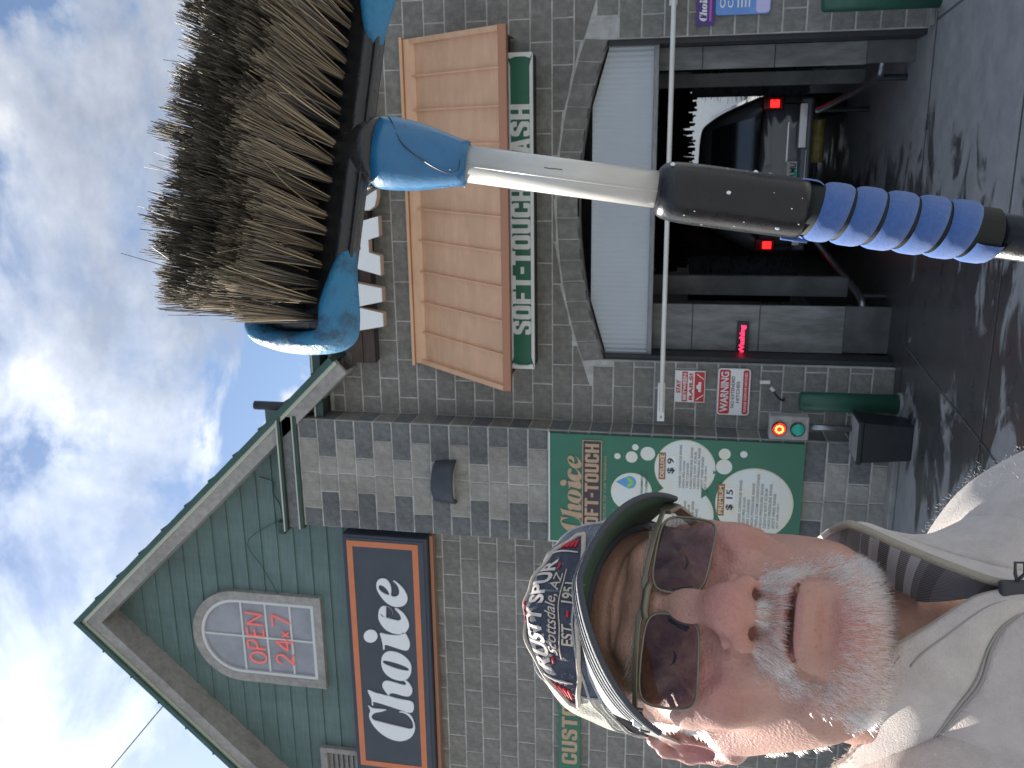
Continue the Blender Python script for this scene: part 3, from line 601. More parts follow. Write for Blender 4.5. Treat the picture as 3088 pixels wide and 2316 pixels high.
MB().prism([(cx-.05, cz-.012), (cx+.05, cz-.012), (cx+.045, cz+.012), (cx+.025, cz+.012), (cx+.015, cz+.03), (cx-.015, cz+.03), (cx-.025, cz+.012), (cx-.045, cz+.012)], -.0355, -.034).build('car_mark', 'white_sign', st)
for s in (-1, 1): MB().prism([(cx+s*.07, cz-.035), (cx+s*.08, cz-.035), (cx+s*.13, cz+.03), (cx+s*.118, cz+.03)], -.0355, -.034).build('rail_mark', 'white_sign', st)
wn_ = thing('warning_sign', 'white warning sign with rounded corners and red bands', 'sign', (-2.14, -.02, 1.25))
X0, X1, Z0, Z1 = -2.368, -1.925, zc-.665, zc-.375
def rr(x0, x1, z0, z1, r): return [(x+r*math.cos(t), z+r*math.sin(t)) for x, z, a in ((x0+r, z0+r, math.pi), (x1-r, z0+r, 1.5*math.pi), (x1-r, z1-r, 0), (x0+r, z1-r, .5*math.pi)) for t in np.linspace(a, a+math.pi/2, 5)]
MB().prism(rr(X0, X1, Z0, Z1, .03), -.030, -.016).build('plate', 'white_sign', wn_)
MB().prism(rr(X0+.012, X1-.012, Z1-.112, Z1-.012, .02), -.033, -.0305).build('band', 'red', wn_); MB().prism(rr(X0+.012, X1-.012, Z0+.012, Z0+.065, .018), -.033, -.0305).build('band', 'red', wn_)
lettering('lettering', 'WARNING', (X0+.03, X1-.03, Z1-.098, Z1-.026), -.034, 'white_sign', wn_, .001, .02)
lettering('lettering', 'NO EXTENDED', (X0+.07, X1-.07, Z1-.152, Z1-.122), -.0312, 'ink', wn_, .001, .01); lettering('lettering', 'HITCHES', (X0+.12, X1-.12, Z1-.198, Z1-.168), -.0312, 'ink', wn_, .001, .01)
lettering('lettering', 'PLEASE REMOVE HITCHES', (X0+.035, X1-.035, Z0+.028, Z0+.050), -.034, 'white_sign', wn_, .001, .01)
# posters at the right of the bay
p1 = thing('purple_poster', 'small purple poster with white script right of the bay', 'poster', (1.18, -.02, 1.7))
MB().box(1.030, 1.36, -.030, -.016, zc-.205, zc-.055).build('sheet', 'purple', p1)
script_word('script_letter', (1.045, zc-.150), .125, -.031, .002, 'letter_white', p1)
MB().box(1.06, 1.33, -.0325, -.0305, zc-.180, zc-.162).build('strip', 'magenta', p1)
p2 = thing('blue_poster', 'pale blue poster with white capitals below the purple one', 'poster', (1.4, -.02, 1.2))
MB().prism(rr(1.105, 1.62, zc-.655, zc-.212, .03), -.028, -.016).build('sheet', 'poster_blue', p2)
MB().prism(rr(1.112, 1.615, zc-.650, zc-.54, .03), -.031, -.0285).build('lower_band', 'poster_lilac', p2)
lettering('lettering', 'CERAMIC', (1.16, 1.58, zc-.29, zc-.245), -.0295, 'letter_white', p2, .001, .02); lettering('lettering', 'CAR WASH', (1.16, 1.58, zc-.355, zc-.31), -.0295, 'letter_white', p2, .001, .02)
for i in range(4): MB().box(1.16, 1.50-.05*(i % 2), -.0305, -.0285, zc-.40-.03*i, zc-.388-.03*i).build('text_line', 'letter_white', p2)
# ------------------------------------------------------------------ clearance bar, traffic light, posts
cb = thing('clearance_bar', 'white plastic clearance pipe hanging across the bay entrance', 'clearance bar', (-.6, -.3, 2.03))
MB().tube([(-2.28, -.32, zc+.128), (3.3, -.32, zc+.128)], .021, 12).build('pipe', 'pvc', cb, True)
for xa, xb in ((-2.38, -2.02), (1.16, 1.5)):
    MB().box(xa, xb, -.285, -.26, zc+.10, zc+.165).build('bracket', 'white_sign', cb, bev=.004)
    MB().box(xa+.02, xa+.07, -.26, -.0, zc+.11, zc+.15).build('bracket_arm', 'white_sign', cb); MB().tube([(xa+.04, -.292, zc+.13), (xa+.04, -.284, zc+.13)], .012, 8).build('bolt', 'steel', cb)
pot = thing('ballast_pot', 'black square pot weighting the post of the signal light', 'pot', (-2.33, -.66, 0))
def frus(cx, cy, z0, z1, a, b_, m, nm, par, bev=.008):
    MB().raw([(cx-a, cy-a, z0), (cx+a, cy-a, z0), (cx+a, cy+a, z0), (cx-a, cy+a, z0), (cx-b_, cy-b_, z1), (cx+b_, cy-b_, z1), (cx+b_, cy+b_, z1), (cx-b_, cy+b_, z1)], [(0, 3, 2, 1), (4, 5, 6, 7), (0, 1, 5, 4), (1, 2, 6, 5), (2, 3, 7, 6), (3, 0, 4, 7)]).build(nm, m, par, bev=bev)
frus(-2.33, -.66, 0, .39, .145, .175, 'bin_black', 'pot_body', pot); frus(-2.33, -.66, .392, .43, .185, .188, 'bin_black', 'pot_rim', pot); frus(-2.33, -.66, .431, .436, .165, .165, 'kerb', 'fill', pot, 0)
tl = thing('signal_light', 'pale two-lamp signal with red lit on a post', 'signal light', (-2.33, -.66, .43))
q = Vector((-2.29, -.56, 0))
MB().tube([(q.x, q.y, .437), (q.x, q.y, .86)], .026, 12).build('post', 'steel', tl, True)
MB().box(q.x-.105, q.x+.105, q.y-.07, q.y+.05, .79, 1.115).build('housing', 'trim', tl, bev=.012)
for z, m in ((1.035, 'lit_red'), (.885, 'lens_green')):
    MB().tube([(q.x-.005, q.y-.071, z), (q.x-.005, q.y-.086, z)], .062, 20).build('bezel', 'ink', tl)
    ln = MB().tube([(q.x-.005, q.y-.0865, z), (q.x-.005, q.y-.092, z), (q.x-.005, q.y-.097, z)], [.053, .046, .02], 20).build('lamp', m, tl)
    if m == 'lit_red':
        for k in range(10):
            a = k*2*math.pi/10; MB().tube([(q.x-.005+.03*math.cos(a), q.y-.097, z+.03*math.sin(a)), (q.x-.005+.03*math.cos(a), q.y-.099, z+.03*math.sin(a))], .009, 6).build('lamp_cell', 'lit_core', ln)
    MB().raw([(q.x-.005+.058*math.cos(t), q.y-.072-(.0 if s == 0 else .045), z+.058*math.sin(t)) for s in (0, 1) for t in np.linspace(.2, math.pi-.2, 10)], [(i, i+1, i+11, i+10) for i in range(9)]).build('visor', 'ink', tl)
for lab, x, y, r_, h in (('green bollard behind the signal light post', -2.135, -.30, .085, .84), ('green bollard at the right jamb below the blue poster', 1.15, -.34, .10, .89)):
    bo = thing('bollard', lab, 'bollard', (x, y, 0), 'green bollards guarding the bay')
    MB().tube([(x, y, 0), (x, y, h-.02), (x, y, h)], [r_, r_, r_*.86], 24).build('post', 'bollard_green', bo, True); MB().tube([(x, y, 0), (x, y, .025)], r_+.02, 20).build('collar', 'kerb', bo)
hp = thing('wall_hook', 'short bent pipe with a white tip on the wall by the signal', 'hook', (-2.12, -.02, 1.0))
MB().tube(crv([(-2.20, -.0, .94), (-2.19, -.10, .95), (-2.16, -.13, 1.0), (-2.10, -.10, 1.05)], 12), .011, 7).build('pipe', 'dark_metal', hp); MB().tube([(-2.105, -.10, 1.04), (-2.075, -.10, 1.07)], .016, 8).build('tip', 'pvc', hp); MB().box(-2.06, -2.03, -.03, 0, 1.07, 1.16).build('plate', 'pvc', hp)
kb = tag(MB().box(-9, -2.45, -.47, -.004, 0, .055).build('kerb', 'kerb'), kind='structure'); bevel(kb, .012)
kb2 = tag(MB().box(AC+AH, 3.0, -.16, -.004, 0, .04).build('kerb', 'kerb'), kind='structure'); bevel(kb2, .01)
ld = thing('led_display', 'small black display with glowing red letters inside the bay', 'display', (-1.72, .33, 1.25))
MB().box(-1.885, -1.555, .325, .359, zc-.655, zc-.545).build('case', 'ink', ld); lettering('lettering', 'Washing', (-1.86, -1.585, zc-.628, zc-.570), .3245, 'led', ld, .002, .03)
# ------------------------------------------------------------------ machinery and the vehicle in the bay
def side_brush(label, x, y, r, z0, z1, seed):
    o = thing('side_brush', label, 'wash brush', (x, y, z0), 'rotating side brushes'); R_ = random.Random(seed)
    MB().tube([(x, y, z0-.15), (x, y, z1+.9)], .045, 10).build('shaft', 'dark_metal', o)
    m = MB()
    for k in range(1500):
        a = R_.uniform(0, 6.283); z = R_.uniform(z0, z1); rr_ = r*R_.uniform(.72, 1.05); e = Vector((math.cos(a), math.sin(a), R_.uniform(-.25, .05))); t_ = Vector((-math.sin(a), math.cos(a), 0))*R_.uniform(.008, .018)
        p = Vector((x, y, z)); q = p+e*rr_
        m.raw([p-t_, p+t_, q+t_, q-t_], [(0, 1, 2, 3)])
    tag(m.build('bristles', 'foam_black', o), kind='stuff')
    MB().tube([(x, y, z0), (x, y, z1)], r*.78, 20).build('core', 'foam_black', o)
side_brush('black rotating brush on the left inside the bay', -1.34, 1.75, .31, .75, 1.82, 3)
side_brush('black rotating brush on the right inside the bay beside the vehicle', .80, 1.6, .33, .72, 1.86, 4)
tb = thing('top_brush', 'black roller brush hanging across the bay above the vehicle', 'wash brush', (-.6, 5.2, 2.1)); R_ = random.Random(9)
MB().tube([(-1.7, 5.2, 2.12), (.95, 5.2, 2.12)], .16, 16).build('core', 'foam_black', tb); m = MB()
for k in range(1100):
    a = R_.uniform(0, 6.283); x = R_.uniform(-1.65, .9); rr_ = .34*R_.uniform(.75, 1.08); e = Vector((R_.uniform(-.1, .1), math.cos(a), math.sin(a))); p = Vector((x, 5.2, 2.12)); q = p+e*rr_; t_ = Vector((R_.uniform(.01, .02), 0, 0))
    m.raw([p-t_, p+t_, q+t_, q-t_], [(0, 1, 2, 3)])
tag(m.build('bristles', 'foam_black', tb), kind='stuff')
for x in (-1.75, 1.0): MB().tube([(x, 5.2, 2.12), (x, 5.2, 2.98)], .04, 8).build('hanger', 'dark_metal', tb)
def rail(label, pts, r_=.035):
    o = thing('guide_rail', label, 'guide rail', (pts[-1][0], pts[-1][1], 0), 'tyre guide rails')
    MB().tube(crv(pts, 24), r_, 10).build('tube', 'steel', o, True)
    for p in (pts[0], pts[2], pts[-1]): MB().tube([(p[0], p[1], 0), (p[0], p[1], p[2])], .028, 8).build('foot', 'dark_metal', o)
rail('bent steel guide rail on the left of the bay floor', [(-.98, 2.4, .42), (-1.15, 1.5, .34), (-1.34, .62, .24), (-1.5, .5, .22), (-1.80, .46, .18)])
rail('bent steel guide rail on the right of the bay floor', [(.42, 2.2, .52), (.50, 1.4, .40), (.62, .62, .26), (.72, .52, .24), (.85, .5, .22)])
bx_ = thing('floor_box', 'black machine box low on the left bay wall', 'machine box', (-1.6, .5, .0)); MB().box(-1.83, -1.42, .42, .6, .27, .37).build('body', 'ink', bx_, bev=.01); MB().box(-1.8, -1.75, .45, .55, 0, .27).box(-1.5, -1.45, .45, .55, 0, .27).build('legs', 'ink', bx_)
nb_ = thing('far_building', 'pale building seen through the far end of the bay', 'building', (2, 24, 0))
MB().box(-8, 12, 24, 30, 0, 2.75).build('wall', 'white_sign', nb_); MB().box(-8.2, 12.2, 23.7, 30, 2.752, 2.95).build('roof_edge', 'copper_edge', nb_); MB().box(2.2, 3.4, 23.97, 24.05, .9, 2.0).build('window', 'car_glass', nb_)
# the vehicle: rear view
CX, CY = -.275, 2.8
car = thing('parked_car', 'dark grey vehicle seen from behind inside the wash bay', 'car', (CX, CY, 0))
def lerp(a, c, t_): return a+(c-a)*t_
secs = []                                     # cross sections along y: (y, halfwidth, zbottom, zbelt, halfroof, zroof)
for y, w, zb_, zm, wr_, zr in ((0, .80, .46, 1.02, .74, 1.06), (.05, .90, .40, 1.08, .62, 1.45), (.22, .925, .36, 1.10, .60, 1.69), (.9, .94, .34, 1.10, .62, 1.735), (2.2, .94, .34, 1.08, .61, 1.72), (3.0, .94, .34, 1.06, .58, 1.50), (3.5, .93, .36, 1.02, .70, 1.08), (4.4, .86, .42, .88, .66, .90), (4.62, .72, .48, .72, .55, .76)):
    half = [(0, zb_), (w*.8, zb_), (w*.97, zb_+.08), (w, lerp(zb_, zm, .5)), (w*.985, zm-.06), (w*.95, zm), (lerp(w*.95, wr_, .5)+.02, lerp(zm, zr, .5)), (wr_, zr-.05), (wr_-.09, zr), (0, zr+.012)]
    secs.append((y, half+[(-a, c) for a, c in half[-2:0:-1]]))
v = [(CX+a, CY+y, c) for y, s in secs for a, c in s]; n = len(secs[0][1]); f = [(i*n+j, i*n+(j+1) % n, (i+1)*n+(j+1) % n, (i+1)*n+j) for i in range(len(secs)-1) for j in range(n)]+[tuple(range(n)), tuple(range((len(secs)-1)*n, len(secs)*n))[::-1]]
body = MB().raw(v, f).build('body', 'car_paint', car, True); sub = body.modifiers.new('s', 'SUBSURF'); sub.levels = sub.render_levels = 2
MB().raw([(CX-.66, CY-.012, 1.12), (CX+.66, CY-.012, 1.12), (CX+.53, CY+.075, 1.60), (CX-.53, CY+.075, 1.60)], [(0, 1, 2, 3)]).build('rear_window', 'car_glass', car)
for s in (-1, 1):
    MB().raw([(CX+s*.925, CY+.5, 1.12), (CX+s*.925, CY+2.7, 1.12), (CX+s*.70, CY+2.4, 1.6), (CX+s*.70, CY+.7, 1.6)], [(0, 1, 2, 3)]).build('side_window', 'car_glass', car)
    tlp = MB().box(CX+s*.80-.075, CX+s*.80+.075, CY-.05, CY+.2, .82, 1.06).build('tail_light', 'tail_dark', car, bev=.02)
    MB().box(CX+s*.80-.042, CX+s*.80+.042, CY-.058, CY-.048, .87, .97).build('brake_lamp', 'lit_red', tlp, bev=.004)
    for y in (.85, 3.75):
        w_ = MB().tube([(CX+s*.70, CY+y, .35), (CX+s*.93, CY+y, .35)], .35, 24).build('wheel', 'rubber', car, True); MB().tube([(CX+s*.932, CY+y, .35), (CX+s*.94, CY+y, .35)], .21, 16).build('rim', 'chrome', w_)
bm_ = MB().box(CX-.86, CX+.86, CY-.14, CY-.02, .50, .64).build('bumper', 'car_paint', car, bev=.03)
MB().box(CX+.30, CX+.80, CY-.16, CY-.10, .56, .66).box(CX-.80, CX-.30, CY-.16, CY-.10, .56, .66).box(CX-.30, CX+.30, CY-.155, CY-.105, .545, .575).build('bumper_step', 'chrome', bm_, bev=.012)
MB().box(CX-.60, CX+.60, CY-.012, CY+.03, .74, .765).build('tailgate_trim', 'chrome', car, bev=.004)
MB().tube([(CX, CY-.02, .93), (CX, CY-.03, .93)], .035, 14).build('badge', 'chrome', car)
pl_ = MB().box(CX-.16, CX+.16, CY-.10, CY-.09, .60, .755).build('number_plate', 'white_sign', car); lettering('plate_lettering', '512 LMU', (CX-.14, CX+.14, .65, .72), CY-.101, 'ink', pl_, .001, .02); MB().prism([(CX-.15, .61), (CX+.15, .61), (CX+.02, .68)], CY-.1008, CY-.1002).build('plate_mark', 'lens_green', pl_)
MB().raw([(CX+.12, CY-.05, .40), (CX+.62, CY-.05, .40), (CX+.60, CY-.05, .44), (CX+.38, CY-.05, .455), (CX+.2, CY-.05, .46)], [(0, 1, 2, 3, 4)]).build('muffler_face', 'yellow_dirty', car); MB().tube([(CX+.14, CY+.05, .43), (CX+.62, CY+.05, .43)], .09, 12).build('muffler', 'yellow_dirty', car, True)
# ------------------------------------------------------------------ the person: implicit-surface body
class Sdf:
    def __init__(s, lo, hi, h):
        s.lo = np.array(lo, np.float32); s.h = h; s.n = np.ceil((np.array(hi)-np.array(lo))/h).astype(int)+1
        s.F = np.full(tuple(s.n), 60.0, np.float32)
    def _do(s, lo, hi, fn, k, sub):
        i0 = np.maximum(np.floor((np.array(lo)-s.lo)/s.h).astype(int), 0); i1 = np.minimum(np.ceil((np.array(hi)-s.lo)/s.h).astype(int)+1, s.n)
        if (i1 <= i0).any(): return
        ax = [(s.lo[a]+np.arange(i0[a], i1[a])*s.h).astype(np.float32) for a in range(3)]
        X, Y, Z = ax[0][:, None, None], ax[1][None, :, None], ax[2][None, None, :]
        sl_ = tuple(slice(i0[a], i1[a]) for a in range(3)); F = s.F[sl_]; d = fn(X, Y, Z)
        if sub: F = -F
        else: d = d
        hh = np.maximum(k-np.abs(F-d), 0)/k; r = np.minimum(F, d)-hh*hh*k*.25
        s.F[sl_] = -r if sub else r
    def ell(s, c, r, k=12, sub=False, m=None):
        c = np.array(c, float); r = np.array(r, float)
        def fn(X, Y, Z):
            x, y, z = X-c[0], Y-c[1], Z-c[2]
            k0 = np.sqrt((x/r[0])**2+(y/r[1])**2+(z/r[2])**2); k1 = np.sqrt((x/r[0]**2)**2+(y/r[1]**2)**2+(z/r[2]**2)**2)+1e-6
            return k0*(k0-1)/k1
        s._do(c-r-k-6, c+r+k+6, fn, k, sub); return s
    def cap(s, a, b, ra, rb=None, k=8, sub=False):
        a = np.array(a, float); b = np.array(b, float); rb = ra if rb is None else rb; ab = b-a; L2 = (ab*ab).sum()
        def fn(X, Y, Z):
            x, y, z = X-a[0], Y-a[1], Z-a[2]
            t = np.clip((x*ab[0]+y*ab[1]+z*ab[2])/L2, 0, 1)
            return np.sqrt((x-t*ab[0])**2+(y-t*ab[1])**2+(z-t*ab[2])**2)-(ra+(rb-ra)*t)
        m = max(ra, rb)+k+6; s._do(np.minimum(a, b)-m, np.maximum(a, b)+m, fn, k, sub); return s
    def chain(s, P, R, k=8, sub=False):
        for i in range(len(P)-1): s.cap(P[i], P[i+1], R[i], R[i+1], k, sub)
        return s
    def both(s, meth, *a, **kw):
        f = lambda q: (-q[0], q[1], q[2]); getattr(s, meth)(*a, **kw)
        b = [([f(w) for w in q] if isinstance(q, list) and len(q) and isinstance(q[0], tuple) else f(q) if (isinstance(q, tuple) and (meth != 'ell' or i == 0)) else q) for i, q in enumerate(a)]
        getattr(s, meth)(*b, **kw); return s
    def mesh(s):
        F = s.F; S_ = F < 0; n = s.n
        c = sum(S_[i:n[0]-1+i, j:n[1]-1+j, k:n[2]-1+k].astype(np.int8) for i in (0, 1) for j in (0, 1) for k in (0, 1))
        act = (c > 0) & (c < 8); idx = np.full(act.shape, -1, np.int64); cells = np.argwhere(act); idx[act] = np.arange(len(cells))
        pos = np.zeros((len(cells), 3)); cnt = np.zeros(len(cells)); I, J, K = cells.T
        for ax in range(3):
            for u in (0, 1):
                for w in (0, 1):
                    o = [0, 0, 0]; oth = [q for q in range(3) if q != ax]; o[oth[0]] = u; o[oth[1]] = w; e = list(o); e[ax] = 1
                    a = F[I+o[0], J+o[1], K+o[2]]; b = F[I+e[0], J+e[1], K+e[2]]; x = (a < 0) != (b < 0)
                    t_ = np.where(x, a/np.where(x, a-b, 1), 0); p = np.array(o, float)[None, :].repeat(len(cells), 0); p[:, ax] = t_
                    pos[x] += p[x]; cnt[x] += 1
        V = s.lo+(cells+pos/cnt[:, None])*s.h; Q = []
        for ax in range(3):
            a, b = [q for q in range(3) if q != ax]
            A = np.take(S_, range(0, n[ax]-1), ax); B = np.take(S_, range(1, n[ax]), ax); x = np.argwhere(A != B)
            x = x[(x[:, a] > 0) & (x[:, b] > 0) & (x[:, a] < n[a]-1) & (x[:, b] < n[b]-1)]
            g = lambda da, db: idx[tuple((x[:, q]-(da if q == a else db if q == b else 0)) for q in range(3))]
            q = np.stack([g(1, 1), g(0, 1), g(0, 0), g(1, 0)], 1); fl = A[tuple(x.T)]
            if ax == 1: fl = ~fl
            q[~fl] = q[~fl][:, ::-1]; Q.append(q)
        return V, np.concatenate(Q)
def fastmesh(name, V, Q, m, smooth=True):
    me = bpy.data.meshes.new(name); me.vertices.add(len(V)); me.vertices.foreach_set('co', np.asarray(V, np.float32).ravel())
    k = Q.shape[1]; me.loops.add(Q.size); me.loops.foreach_set('vertex_index', Q.astype(np.int32).ravel()); me.polygons.add(len(Q))
    me.polygons.foreach_set('loop_start', np.arange(0, Q.size, k, dtype=np.int32)); me.update(calc_edges=True)
    if smooth: me.polygons.foreach_set('use_smooth', np.ones(len(Q), bool))
    me.materials.append(MATS[m]); return me
hp_ = (0.43176352, -0.46559963, -0.01525352)
_Y = Matrix.Rotation(hp_[0], 4, 'Y'); _X = Matrix.Rotation(hp_[1], 4, 'X'); _Z = Matrix.Rotation(hp_[2], 4, 'Z')
HEAD = VIEW @ Matrix.Translation((-0.1895, -0.1409, -0.6684)) @ _Z @ _X @ _Y        # head frame: x to the right, y up, z out of the face
# skin
sk = mat('skin', (.55, .33, .255), .48, sss=.05, spec=.5); t = sk.node_tree; b = t.nodes['Principled BSDF']
tcn = N(t, 'ShaderNodeTexCoord'); na = N(t, 'ShaderNodeTexNoise', i_Scale=24.0, i_Detail=7.0, i_Roughness=.6); L(t, tcn.outputs['Object'], na.inputs['Vector'])
nb = N(t, 'ShaderNodeTexNoise', i_Scale=330.0, i_Detail=6.0, i_Roughness=.6); L(t, tcn.outputs['Object'], nb.inputs['Vector'])
at_ = N(t, 'ShaderNodeAttribute', attribute_name='flush')
base = RAMP(t, na.outputs[0], [(.25, (.43, .225, .17)), (.75, (.56, .315, .245))])
redc = RAMP(t, na.outputs[0], [(.25, (.41, .155, .14)), (.75, (.54, .225, .20))])
mx1 = N(t, 'ShaderNodeMix', data_type='RGBA'); L(t, at_.outputs['Fac'], mx1.inputs['Factor']); L(t, base, mx1.inputs['A']); L(t, redc, mx1.inputs['B'])
at2 = N(t, 'ShaderNodeAttribute', attribute_name='lip'); mx2 = N(t, 'ShaderNodeMix', data_type='RGBA'); L(t, at2.outputs['Fac'], mx2.inputs['Factor']); L(t, mx1.outputs['Result'], mx2.inputs['A']); mx2.inputs['B'].default_value = (.43, .19, .175, 1)
nv2 = N(t, 'ShaderNodeTexNoise', i_Scale=75.0, i_Detail=5.0, i_Roughness=.7, i_Distortion=1.6); L(t, tcn.outputs['Object'], nv2.inputs['Vector'])
vein = RAMP(t, nv2.outputs[0], [(.47, 0.0), (.5, 1.0), (.53, 0.0)]); vf = MA(t, 'MULTIPLY', MA(t, 'MULTIPLY', vein, at_.outputs['Fac']), .38)
mxv = N(t, 'ShaderNodeMix', data_type='RGBA'); L(t, vf, mxv.inputs['Factor']); L(t, mx2.outputs['Result'], mxv.inputs['A']); mxv.inputs['B'].default_value = (.26, .08, .10, 1)
fre = RAMP(t, nb.outputs[0], [(.28, .72), (.44, 1.0)]); mx3 = N(t, 'ShaderNodeMix', data_type='RGBA', blend_type='MULTIPLY'); mx3.inputs['Factor'].default_value = .8; L(t, mxv.outputs['Result'], mx3.inputs['A']); L(t, fre, mx3.inputs['B']); L(t, mx3.outputs['Result'], b.inputs['Base Color'])
vo = N(t, 'ShaderNodeTexVoronoi', i_Scale=520.0); L(t, tcn.outputs['Object'], vo.inputs['Vector'])
bp = N(t, 'ShaderNodeBump', i_Strength=.55, i_Distance=.0012); L(t, MA(t, 'ADD', MA(t, 'MULTIPLY', vo.outputs['Distance'], .5), nb.outputs[0]), bp.inputs['Height']); L(t, bp.outputs[0], b.inputs['Normal'])
g = Sdf((-100, -275, -115), (100, 135, 136), 1.7)
g.ell((0, 34, -8), (71, 80, 91), 10).ell((0, -22, 26), (65, 88, 68), 30).ell((0, 36, 38), (58, 44, 50), 14)
g.ell((0, -84, 42), (57, 42, 48), 30).both('cap', (-65, -38, 2), (-45, -98, 50), 16, 18, 26)
g.ell((0, -109, 78), (28, 18, 20), 18).ell((0, -112, 44), (46, 21, 40), 26)
g.chain([(0, -80, -14), (0, -160, -54), (0, -222, -84)], [56, 57, 60], 26)
g.both('ell', (43, -37, 68), (26, 25, 20), 20).both('ell', (54, -14, 54), (17, 14, 22), 16)
g.both('chain', [(8, 14, 92), (30, 19, 88), (54, 12, 68)], [9, 9, 7], 14)
g.ell((0, -74, 84), (33, 27, 21), 18)
g.both('ell', (32, -2, 98), (18, 11, 13), 10, sub=True)
g.both('ell', (32, -3, 76), (15, 12.5, 15), 5)
g.both('chain', [(18, -5, 96), (32, -6.5, 97), (46, -4, 90)], [1.3, 1.6, 1.1], 3, sub=True)
g.chain([(0, 4, 94), (0, -18, 103), (0, -40, 112)], [8.5, 9.5, 11.5], 9)
g.ell((0, -47, 113.5), (16.5, 13.5, 13.5), 9).both('ell', (17, -51, 101), (11.5, 10.5, 13.5), 6)
g.cap((0, -56, 112), (0, -63, 99), 7, 8, 6)
g.both('chain', [(11, -66, 106), (12, -58, 103), (11, -49, 102)], [3.4, 3.9, 2.5], 3, sub=True)
g.both('chain', [(21, -38, 96), (24, -50, 97), (23, -57, 94)], [1.6, 1.8, 1.6], 4, sub=True)
g.chain([(-25, -82, 93), (-10, -77.5, 102), (0, -79, 104), (10, -77.5, 102), (25, -82, 93)], [2.5, 4.0, 4.0, 4.0, 2.5], 5)
g.chain([(-22, -85, 93), (-10, -88, 101), (0, -88.5, 103), (10, -88, 101), (22, -85, 93)], [2.6, 5.2, 5.8, 5.2, 2.6], 6)
g.ell((0, -97, 93), (20, 9, 10), 8)
g.ell((0, -83.2, 101), (21, 2.2, 15), 2.2, sub=True)
g.chain([(-25, -86, 95), (-13, -82.2, 104), (0, -83, 107), (13, -82.2, 104), (25, -86, 95)], [1.3, 2.6, 2.8, 2.6, 1.3], 2, sub=True)
g.chain([(-17, -104, 99), (0, -106, 102.5), (17, -104, 99)], [2.6, 3.4, 2.6], 8, sub=True)
g.both('chain', [(31, -82, 92), (34, -92, 86)], [2.2, 1.4], 6, sub=True)
def skin_z(x, y):
    c_ = g.F[int(round((x-g.lo[0])/g.h)), int(round((y-g.lo[1])/g.h))]; k_ = np.where(c_ < 0)[0].max(); return float(g.lo[2]+(k_+c_[k_]/(c_[k_]-c_[k_+1]))*g.h)
def crease(P, r_, dep, k_=4):                    # a fold pressed into the skin along P, dep deep
    for s in (-1, 1):
        Q_ = [(s*x, y, skin_z(s*x, y)+r_-d_) for (x, y), d_ in zip(P, dep)]; g.chain(Q_, [r_]*len(Q_), k_, sub=True)
crease([(23, -44), (28, -55), (34, -66), (39, -77), (42, -90)], 5, [1.6, 3.0, 3.4, 2.8, 1.0], 4)
crease([(31, -86), (35, -96), (36, -106)], 4, [1.2, 1.8, .8], 4)
crease([(19, -17), (32, -23), (46, -18)], 4, [.8, 1.5, .8], 4)
crease([(24, -29), (38, -34), (50, -28)], 6, [.5, .9, .4], 6)
crease([(57, -7), (65, -11)], 2, [.7, .4], 2); crease([(57, -15), (65, -22)], 2, [.7, .4], 2)
crease([(57, -40), (56, -60), (49, -84)], 7, [.6, 1.4, .8], 6)
g.chain([(3, 7, skin_z(3, 7)+1), (3.5, 15, skin_z(3.5, 15)+1), (2, 24, skin_z(2, 24)+1)], [2, 2, 1.5], 2, sub=True).chain([(-4, 8, skin_z(-4, 8)+1), (-5, 18, skin_z(-5, 18)+1)], [1.8, 1.5], 2, sub=True)
for y_ in (34, 42): g.chain([(x_, y_-abs(x_)*.05, skin_z(x_, y_)+1.4) for x_ in (-30, -15, 0, 15, 30)], [2]*5, 3, sub=True)
for s in (-1, 1):                               # ears
    e = lambda x, y, z: (s*x, y, z)
    g.chain([e(74, -30, 2), e(79, -36, -3), e(83, -22, -14), e(86, 0, -22), e(85, 18, -19), e(80, 24, -8), e(75, 14, 1), e(74, 2, 2)], [6, 6.5, 5.5, 5.5, 5.5, 5, 4, 4], 5)
    g.ell(e(77, -6, -8), (4.5, 26, 13), 5).ell(e(84, -8, -6), (5.5, 13, 8), 4, sub=True).chain([e(80, 10, -5), e(83, 4, -14), e(82, -14, -14)], [2.5, 3, 2.5], 4)
V, Q = g.mesh(); keep = None
body_me = fastmesh('body', V/1000, Q, 'skin')
nv_ = len(V); nn = np.zeros(nv_*3, np.float32); body_me.vertices.foreach_get('normal', nn); nn = nn.reshape(-1, 3)
if (nn*(V-np.array([0, -40, 0]))).sum() < 0:
    Q = Q[:, ::-1]; body_me = fastmesh('body', V/1000, Q, 'skin'); body_me.vertices.foreach_get('normal', nn.ravel()); nn = -nn if (nn*(V-np.array([0, -40, 0]))).sum() < 0 else nn
gs = lambda c, r: np.exp(-(((V-np.array(c))/np.array(r))**2).sum(1))
fl_ = .85*gs((0, -44, 118), (18, 16, 22))+.8*(gs((44, -34, 75), (24, 20, 30))+gs((-44, -34, 75), (24, 20, 30)))+.7*gs((0, -116, 96), (20, 14, 20))+.6*(gs((16, -50, 105), (9, 10, 12))+gs((-16, -50, 105), (9, 10, 12)))+.9*(gs((84, -5, -8), (14, 34, 24))+gs((-84, -5, -8), (14, 34, 24)))
xx, yy, z_ = V.T; yl = -83+.0*xx
lip = ((np.abs(xx) < 22) & (z_ > 90) & (yy < -77.0+.10*np.abs(np.abs(xx)-9)*0) & (yy > -91.5+(xx/24)**2*5)).astype(float)*np.clip((25-np.abs(xx))/8, 0, 1)
for nm, a in (('flush', np.clip(fl_, 0, 1)), ('lip', lip*.75)):
    at__ = body_me.attributes.new(nm, 'FLOAT', 'POINT'); at__.data.foreach_set('value', a.astype(np.float32))
hw = HEAD.translation
